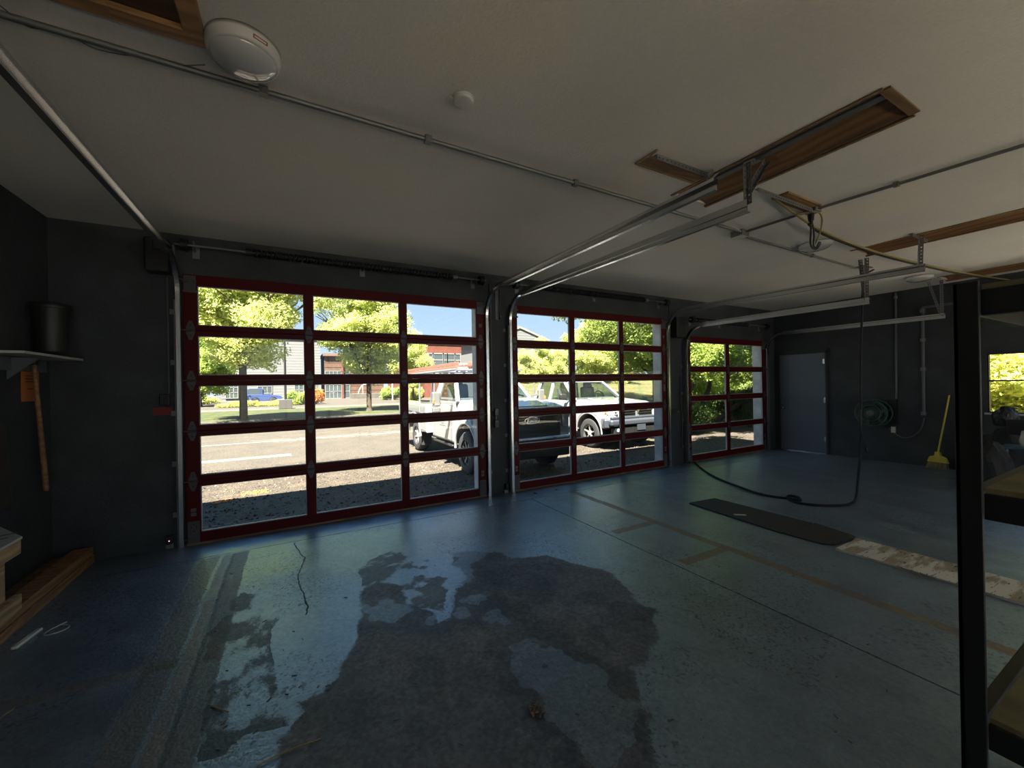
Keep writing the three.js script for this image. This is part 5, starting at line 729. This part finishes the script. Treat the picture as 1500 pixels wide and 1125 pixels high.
  lad(-0.42, -5.9, -1.3, 'orange fibreglass ladder on the pickup rack, driver mirror side', 0); lad(0.30, -5.6, -1.6, 'second orange fibreglass ladder on the pickup rack, over the far side', 0);
  { const l = thing('pipe_bundle', 'pale pipes strapped on the pickup rack between the ladders', 'pipes', [FX - 0.06, GY + 2.086, FZ - 2.9]); for (let i = 0; i < 4; i++) part('pipe', bar(V((i - 1.5) * 0.038, 0.02, -2.2), V((i - 1.5) * 0.038, 0.02, 1.9 - i * 0.15), 0.017, 0.017, 8), M.whitePlastic, l); }
}
// -- second pickup
{
  const FX = 7.93, FZ = -8.42, W = M.carWhite, hw = 0.99;
  const t = thing('white_pickup', 'white pickup with crosshair chrome grille parked beside the service pickup', 'pickup', [FX, GY, FZ]);
  part('front_body', profile([[-0.80, 0.48], [-0.80, 1.24], [-0.55, 1.27], [0.35, 1.20], [0.66, 1.12], [0.76, 1.02], [0.78, 0.70], [0.52, 0.60], { arc: [0, 0.40, 0.50, 0.3, Math.PI - 0.1] }, [-0.6, 0.45]], hw, 0.07, 4, (z, y) => (y > 0.9 ? lerp(1, 0.86, sstep(0.9, 1.25, y)) : 1) * (z > 0.2 ? lerp(1, 0.93, (z - 0.2) / 0.6) : 1)), W, t);
  part('hood_bulge', profile([[-0.6, 1.2], [-0.6, 1.285], [0.2, 1.25], [0.62, 1.15], [0.62, 1.08]], 0.5, 0.05, 3), W, t);
  part('cab_body', profile([[-0.78, 0.46], [-0.78, 1.22], [-2.9, 1.24], [-2.9, 0.46]], hw, 0.07, 4, (z, y) => y > 0.95 ? lerp(1, 0.92, sstep(0.95, 1.24, y)) : 1), W, t);
  cabTop(t, { zA: -0.66, zB: -1.42, zC: -2.72, zD: -2.88, zP: -1.95, belt: 1.23, roof: 1.80, w: 0.90, wr: 0.72, body: W });
  part('bed', [profile([[-2.96, 0.52], [-2.96, 1.22], [-4.9, 1.24], [-4.9, 0.6], [-4.2, 0.55], { arc: [-3.66, 0.40, 0.49, 0.25 + Math.PI / 2 + 1.2, 0.2] }, [-3.1, 0.5]], hw, 0.05, 3)], W, t);
  for (const s of [-1, 1]) {
    part('wheel_arch', xf(new THREE.TorusGeometry(0.515, 0.025, 8, 30, Math.PI), s * (hw - 0.02), 0.40, 0, 0, Math.PI / 2, 0), W, t);
    wheel(t, s * 0.84, 0.39, 0, 0.39, 0.27, M.alloy, 'alloy'); wheel(t, s * 0.84, 0.39, -3.66, 0.39, 0.27, M.alloy, 'alloy');
    part('mirror', [rbx(0.22, 0.17, 0.12, 0.04, s * (hw + 0.12), 1.34, -0.95), beam(V(s * (hw - 0.1), 1.28, -0.92), V(s * (hw + 0.06), 1.30, -0.94), 0.05, 0.06)], M.blackPlastic, t);
    const hl = part('headlamp', [rbx(0.30, 0.17, 0.22, 0.05, s * 0.77, 0.96, 0.66, 0, s * 0.35)], M.lens, t); part('lamp_reflector', [xf(new THREE.SphereGeometry(0.06, 14, 10), s * 0.72, 0.955, 0.74), xf(new THREE.SphereGeometry(0.05, 14, 10), s * 0.84, 0.955, 0.70)], M.chrome, hl); part('turn_signal', rbx(0.06, 0.1, 0.1, 0.02, s * 0.90, 0.98, 0.60, 0, s * 0.5), M.amber, hl);
    part('fog_lamp', xf(new THREE.SphereGeometry(0.06, 14, 10), s * 0.72, 0.50, 0.86), M.lens, t);
    part('door_handle', rbx(0.03, 0.04, 0.18, 0.015, s * (hw + 0.008), 1.08, -1.78), M.carWhite, t);
  }
  const gr = part('grille', [rbx(1.16, 0.36, 0.08, 0.04, 0, 0.95, 0.74)], M.blackPlastic, t, 'dark grille');
  part('grille_bar', [rbx(1.14, 0.05, 0.06, 0.02, 0, 1.10, 0.785), rbx(1.12, 0.05, 0.06, 0.02, 0, 0.79, 0.785)], M.chrome, gr, 'chrome grille bar'); part('grille_bar', [rbx(0.11, 0.32, 0.05, 0.02, 0, 0.95, 0.79)], M.greyMetal, gr);
  for (let i = 0; i < 4; i++) part('grille_slat', [rbx(0.48, 0.014, 0.03, 0.005, -0.31, 0.86 + i * 0.06, 0.785), rbx(0.48, 0.014, 0.03, 0.005, 0.31, 0.86 + i * 0.06, 0.785)], M.blackPlastic, gr);
  part('emblem', [ext(poly([[-0.012, -0.09], [0.012, -0.09], [0.03, -0.04], [0.035, 0.02], [0.05, 0.0], [0.075, 0.02], [0.078, 0.06], [0.05, 0.085], [0.0, 0.075], [-0.05, 0.085], [-0.078, 0.06], [-0.075, 0.02], [-0.05, 0.0], [-0.035, 0.02], [-0.03, -0.04]]), 0.02, 0.006).translate(0, 1.03, 0.815)], M.chrome, gr, 'chrome horned head badge');
  part('bumper', [rbx(1.96, 0.17, 0.2, 0.06, 0, 0.70, 0.80), rbx(1.8, 0.06, 0.16, 0.02, 0, 0.82, 0.76)], M.bumperGrey, t, 'grey metal bumper'); for (const s of [-1, 1]) part('bumper_end', rbx(0.2, 0.26, 0.34, 0.06, s * 0.92, 0.68, 0.62, 0, s * 0.45), M.bumperGrey, t);
  part('lower_bumper', [rbx(1.7, 0.2, 0.16, 0.04, 0, 0.50, 0.78)], M.blackPlastic, t); part('licence_plate', bx(0.30, 0.15, 0.01, 0.05, 0.56, 0.885), M.bumperGrey, t); part('air_dam', rbx(1.6, 0.14, 0.1, 0.03, 0, 0.35, 0.7), M.blackPlastic, t);
  part('wheel_well', [bxc(-0.62, 0.62, 0.40, 0.85, -0.5, 0.5), bxc(-0.55, 0.55, 0.32, 0.5, -4.8, 0.6)], M.dark, t);
  for (const s of [-1, 1]) { part('rack_rail', bar(V(s * 0.78, 1.98, -1.2), V(s * 0.78, 1.98, -5.3), 0.025), M.greyMetal, t); for (const z of [-3.0, -4.8]) part('rack_post', bar(V(s * 0.78, 1.2, z), V(s * 0.78, 1.98, z), 0.022), M.greyMetal, t); } for (const z of [-1.3, -3.0, -4.8]) part('rack_crossbar', bar(V(-0.78, 1.98, z), V(0.78, 1.98, z), 0.022), M.greyMetal, t);
}
// -- blue van across the street
{ const a = pz(362, 585, -54), b = pz(414, 585, -54), L = b.x - a.x; const t = thing('blue_van', 'blue minivan parked across the street behind the tree', 'van', [(a.x + b.x) / 2, GY + 0.05, -54]);
  const h = L / 2, g = profile([[-h, 0.35], [-h, 0.95], [-h + 0.15, 1.05], [h - 1.3, 1.02], [h - 0.15, 0.85], [h, 0.6], [h, 0.35], [h - 0.5, 0.3], { arc: [h - 0.9, 0.32, 0.36, 0.1, Math.PI] }, [-h + 1.2, 0.3], { arc: [-h + 0.85, 0.32, 0.36, 0, Math.PI] }], 0.92, 0.05, 2).rotateY(Math.PI / 2); part('body', g, M.carBlue, t);
  part('roof', profile([[-h + 0.2, 1.62], [-h + 0.3, 1.72], [h - 2.1, 1.72], [h - 1.9, 1.62]], 0.8, 0.03, 2).rotateY(Math.PI / 2), M.carBlue, t);
  for (const s of [-1, 1]) { part('side_window', [bxc(-h + 0.2, -h + 1.25, 1.05, 1.62, s * 0.82, s * 0.84), bxc(-h + 1.35, h - 2.0, 1.05, 1.62, s * 0.82, s * 0.84)], M.winDark, t); part('pillar', [bxc(-h + 0.1, -h + 0.2, 1.0, 1.65, s * 0.8, s * 0.85), bxc(-h + 1.25, -h + 1.35, 1.0, 1.65, s * 0.8, s * 0.85), bxc(h - 2.02, h - 1.92, 1.0, 1.65, s * 0.8, s * 0.85)], M.carBlue, t); for (const x of [-h + 0.85, h - 0.9]) part('wheel', [cyl(0.32, 0.32, 0.22, 20, x, 0.32, s * 0.8, Math.PI / 2), cyl(0.19, 0.19, 0.23, 16, x, 0.32, s * 0.8, Math.PI / 2)], M.tyre, t); }
  part('windscreen', quad([h - 1.15, 1.02, 0.85], [h - 1.15, 1.02, -0.85], [h - 1.95, 1.64, -0.78], [h - 1.95, 1.64, 0.78]), M.carGlass, t); part('tail_lamp', bxc(-h - 0.01, -h + 0.05, 0.8, 1.1, 0.75, 0.92), M.redPrint, t); }
// -- lamp post with planter base
{ const p = py_(418, 601, GY + 0.09); const t = thing('lamp_post', 'dark lamp post on a square concrete base by the sidewalk', 'lamp post', [p.x, GY + 0.09, -37.2]); part('base', rbx(0.95, 0.75, 0.95, 0.04, 0, 0.375, 0), mat([0.055, 0.052, 0.05], 0.9), t); part('pole', cyl(0.07, 0.09, 6.2, 12, 0, 3.8, 0), M.blackSteel, t); part('lamp_head', rbx(0.5, 0.15, 0.3, 0.05, 0.2, 6.9, 0), M.blackSteel, t); }
{ const p = pz(575, 575, -50); const t = thing('flagpole', 'slim pale pole among the shrubs by the entrance', 'pole', [p.x, GY + 0.05, -50]); part('pole', cyl(0.06, 0.08, 9, 10, 0, 4.5, 0), M.whitePlastic, t); part('finial', new THREE.SphereGeometry(0.1, 10, 8).translate(0, 9.05, 0), M.chrome, t); }
// ------------------------------------------------------------ buildings across the street
function windowUnit(parent, x0, x1, y0, y1, z, cols, rows, frame = M.winFrame, fw = 0.09) {
  const fr = [bxc(x0 - fw, x1 + fw, y0 - fw, y0, z - 0.02, z + 0.08), bxc(x0 - fw, x1 + fw, y1, y1 + fw, z - 0.02, z + 0.08), bxc(x0 - fw, x0, y0, y1, z - 0.02, z + 0.08), bxc(x1, x1 + fw, y0, y1, z - 0.02, z + 0.08)];
  for (let i = 1; i < cols; i++) { const x = lerp(x0, x1, i / cols); fr.push(bxc(x - fw / 2, x + fw / 2, y0, y1, z - 0.02, z + 0.07)); } for (let i = 1; i < rows; i++) { const y = lerp(y0, y1, i / rows); fr.push(bxc(x0, x1, y - fw / 2, y + fw / 2, z - 0.02, z + 0.07)); }
  const w = part('window', fr, frame, parent); for (let i = 0; i < cols; i++) for (let j = 0; j < rows; j++) part('pane', bxc(lerp(x0, x1, i / cols), lerp(x0, x1, (i + 1) / cols), lerp(y0, y1, j / rows), lerp(y0, y1, (j + 1) / rows), z, z + 0.03), M.winDark, w); return w;
}
{ // pale building behind the first tree
  const z = -66, X = (px, py = 570) => pz(px, py, z).x, Y = (px, py) => pz(px, py, z).y, x0 = X(324), x1 = X(470), cx = (x0 + x1) / 2, b = GY + 0.05;
  const t = thing('pale_building', 'pale grey building with tall white framed glazing behind the blue van', 'building', [cx, b, z]);
  part('wall', bxc(x0 - cx, x1 - cx, 0, 9.5, -10, 0), M.sidingPale, t); const sd = []; for (let y = 0.4; y < 9.4; y += 0.4) sd.push(bxc(x0 - cx, x1 - cx, y, y + 0.37, 0, 0.03)); for (const g of sd) part('siding_board', g, M.sidingPale, t);
  const wn = (a, c, p0, p1, cols, rows) => windowUnit(t, X(a) - cx, X(c) - cx, Math.max(0.15, Y(a, p1) - b), Y(a, p0) - b, 0.05, cols, rows); wn(331, 348, 560, 583, 3, 3); wn(432, 444, 556, 579, 2, 3); wn(450, 464, 556, 579, 2, 2); wn(378, 398, 556, 576, 3, 2);
  part('roof_edge', bxc(x0 - cx - 0.4, x1 - cx + 0.3, 9.5, 9.9, -10.4, 0.5), M.roofGrey, t);
}
{ // brown brick entrance
  const z = -66, X = (px, py = 570) => pz(px, py, z).x, Y = (px, py) => pz(px, py, z).y, x0 = X(476), x1 = X(562), cx = (x0 + x1) / 2, b = GY + 0.05;
  const t = thing('brick_entrance', 'brown brick entrance block with white framed glass doors and ramp rail', 'building', [cx, b, z]);
  part('wall', bxc(x0 - cx, x1 - cx, 0, 6.4, -8, 0), M.brickBrown, t); for (let y = 0.5; y < 6.2; y += 0.7) part('brick_course', bxc(x0 - cx, x1 - cx, y, y + 0.62, 0, 0.03), M.brickBrown, t);
  windowUnit(t, X(477) - cx, X(500) - cx, 0.1, Y(480, 556) - b + 1.2, 0.06, 4, 4); windowUnit(t, X(504) - cx, X(512) - cx, 0.1, Y(505, 556) - b + 1.2, 0.06, 1, 4);
  part('column', bxc(X(500.5) - cx, X(503) - cx, 0, 6.6, 0.03, 0.5), M.brickOrange, t); part('handrail', [tube([V(X(520) - cx, 0.1, 3), V(X(522) - cx, 1.2, 3), V(X(528) - cx, 2.0, 3), V(X(534) - cx, 2.0, 3), V(X(535) - cx, 0.1, 3)], 0.08, 30, 6), bar(V(X(527) - cx, 0, 3), V(X(527) - cx, 2.0, 3), 0.05)], M.whitePlastic, t);
  part('ramp', bxc(X(512) - cx, x1 - cx, 0, 0.7, 0.5, 4), M.concrete, t); part('roof_edge', bxc(x0 - cx - 0.2, x1 - cx + 0.3, 6.4, 6.8, -8.3, 0.4), M.roofTile, t);
}
{ // orange two storey building
  const z = -58, X = (px, py = 540) => pz(px, py, z).x, Y = (px, py) => pz(px, py, z).y, x0 = X(583), x1 = X(685), cx = (x0 + x1) / 2, b = GY + 0.05, yt = Y(650, 503) - b;
  const t = thing('orange_building', 'orange walled building with a white framed ribbon window', 'building', [cx, b, z]);
  part('wall', bxc(x0 - cx, x1 - cx, 0, yt, -7, 0), M.brickOrange, t); part('corner_trim', bxc(x1 - cx, x1 - cx + 0.45, 0, yt - 0.2, -7, 0.05), M.winFrame, t); part('roof_edge', bxc(x0 - cx - 0.2, x1 - cx + 0.5, yt, yt + 0.2, -7.2, 0.2), M.winFrame, t);
  const w1 = Y(650, 519) - b, w0 = Y(650, 536) - b; windowUnit(t, X(627) - cx, X(634) - cx, w0, w1, 0.04, 1, 2, M.winFrame, 0.16); windowUnit(t, X(635) - cx, X(649) - cx, w0, w1, 0.04, 1, 2, M.winFrame, 0.16); windowUnit(t, X(650) - cx, X(654.5) - cx, w0, w1, 0.04, 1, 2, M.winFrame, 0.16); windowUnit(t, X(656) - cx, X(666) - cx, w0, w1, 0.04, 1, 2, M.winFrame, 0.16); windowUnit(t, X(667) - cx, X(674) - cx, w0, w1, 0.04, 1, 2, M.winFrame, 0.16);
  windowUnit(t, X(613) - cx, X(621) - cx, Y(617, 573) - b, Y(617, 563.5) - b, 0.04, 3, 1, M.winFrame, 0.12); part('side_wing', bxc(X(598) - cx, X(610) - cx, 0, Y(604, 560) - b, 0, 2.2), M.brickBrown, t);
  part('chimney_stack', bxc(x1 - cx + 0.6, x1 - cx + 1.3, 0, yt - 1.2, -3, 0), M.brickBrown, t);
  const p = pz(636, 533, -56); const u = thing('patio_umbrella', 'closed red patio umbrella in front of the ribbon window', 'umbrella', [p.x, p.y - 0.9, -56.9]); part('pole', cyl(0.04, 0.04, 1.8, 8, 0, 0.9, 0), M.winFrame, u); part('canopy', lathe([[0.001, 2.05], [0.12, 1.7], [0.38, 0.95], [0.30, 0.93], [0.001, 1.0]], 10), M.umbrella, u);
  const k = structure('terrace', bxc(X(626) - 1, X(676), p.y - 1.05, p.y - 0.9, -57.9, -56), M.concrete, 'raised terrace of the orange building'); structure('terrace_wall', bxc(X(626) - 1, X(676), b, p.y - 1.05, -57.9, -56.1), M.brickOrange, 'terrace wall');
}
{ // grey gabled house
  const z = -44, X = (px, py = 520) => pz(px, py, z).x, Y = (px, py) => pz(px, py, z).y, x1 = X(800), b = GY + 0.1, ye = Y(803, 497) - b, slope = (Y(757, 476) - Y(803, 497)) / (X(803) - X(757)), half = (X(801) - X(722)) / 2, x0 = x1 - 2 * half, cx = (x0 + x1) / 2, yr = ye + slope * half;
  const t = thing('gabled_house', 'grey sided house with a gable roof and white framed window', 'house', [cx, b, z]);
  part('wall', [ext(poly([[-half, 0], [half, 0], [half, ye], [0, yr], [-half, ye]]), 10).translate(0, 0, -10)], M.siding, t);
  for (let y = 0.3; y < yr - 0.3; y += 0.34) { const w = y < ye ? half : half * (yr - y) / (yr - ye) - 0.1; part('siding_board', bxc(-w, w, y, y + 0.31, 0, 0.04), M.siding, t); }
  for (const s of [-1, 1]) part('roof_slope', beam(V(s * (half + 0.5), ye - slope * 0.5 + 0.1, -5), V(0, yr + 0.1, -5), 0.22, 10.1), M.roofGrey, t);
  for (const s of [-1, 1]) part('barge_board', beam(V(s * (half + 0.5), ye - slope * 0.5, 0.12), V(0, yr, 0.12), 0.25, 0.08), M.winFrame, t);
  windowUnit(t, X(786) - cx, X(799) - cx - 0.1, Y(790, 531) - b, Y(790, 516) - b, 0.05, 2, 2, M.winFrame, 0.14); part('shed_roof', bx(6.5, 0.15, 2.0, half - 3.6, Y(790, 545) - b, 0.9, 0.4), M.roofGrey, t); part('corner_board', bxc(half - 0.02, half + 0.12, 0, ye, -0.1, 0.1), M.winFrame, t);
}
{ const z = -48, X = (px) => pz(px, 530, z).x, Y = (px, py) => pz(px, py, z).y, b = GY + 0.1, x0 = X(880), x1 = X(930), cx = (x0 + x1) / 2, ye = Y(905, 530) - b, yr = Y(885, 516) - b;
  const t = thing('brown_house', 'small brown house with tan roof glimpsed among the trees', 'house', [cx, b, z]); const h = (x1 - x0) / 2; part('wall', bxc(-h, h, 0, ye, -6, 0), M.brickBrown, t); part('roof_slope', beam(V(h + 0.4, ye - 0.3, -3), V(-h * 0.6, yr + 1.2, -3), 0.2, 7), M.roofTile, t); part('roof_slope', beam(V(-h * 2.2, ye - 0.3, -3), V(-h * 0.6, yr + 1.2, -3), 0.2, 7), M.roofTile, t); windowUnit(t, -h * 0.3, h * 0.2, ye - 1.6, ye - 0.6, 0.05, 2, 1); }

scene.traverse((o) => { if (o.isMesh) { o.castShadow = true; o.receiveShadow = true; } });
renderer.render(scene, camera);
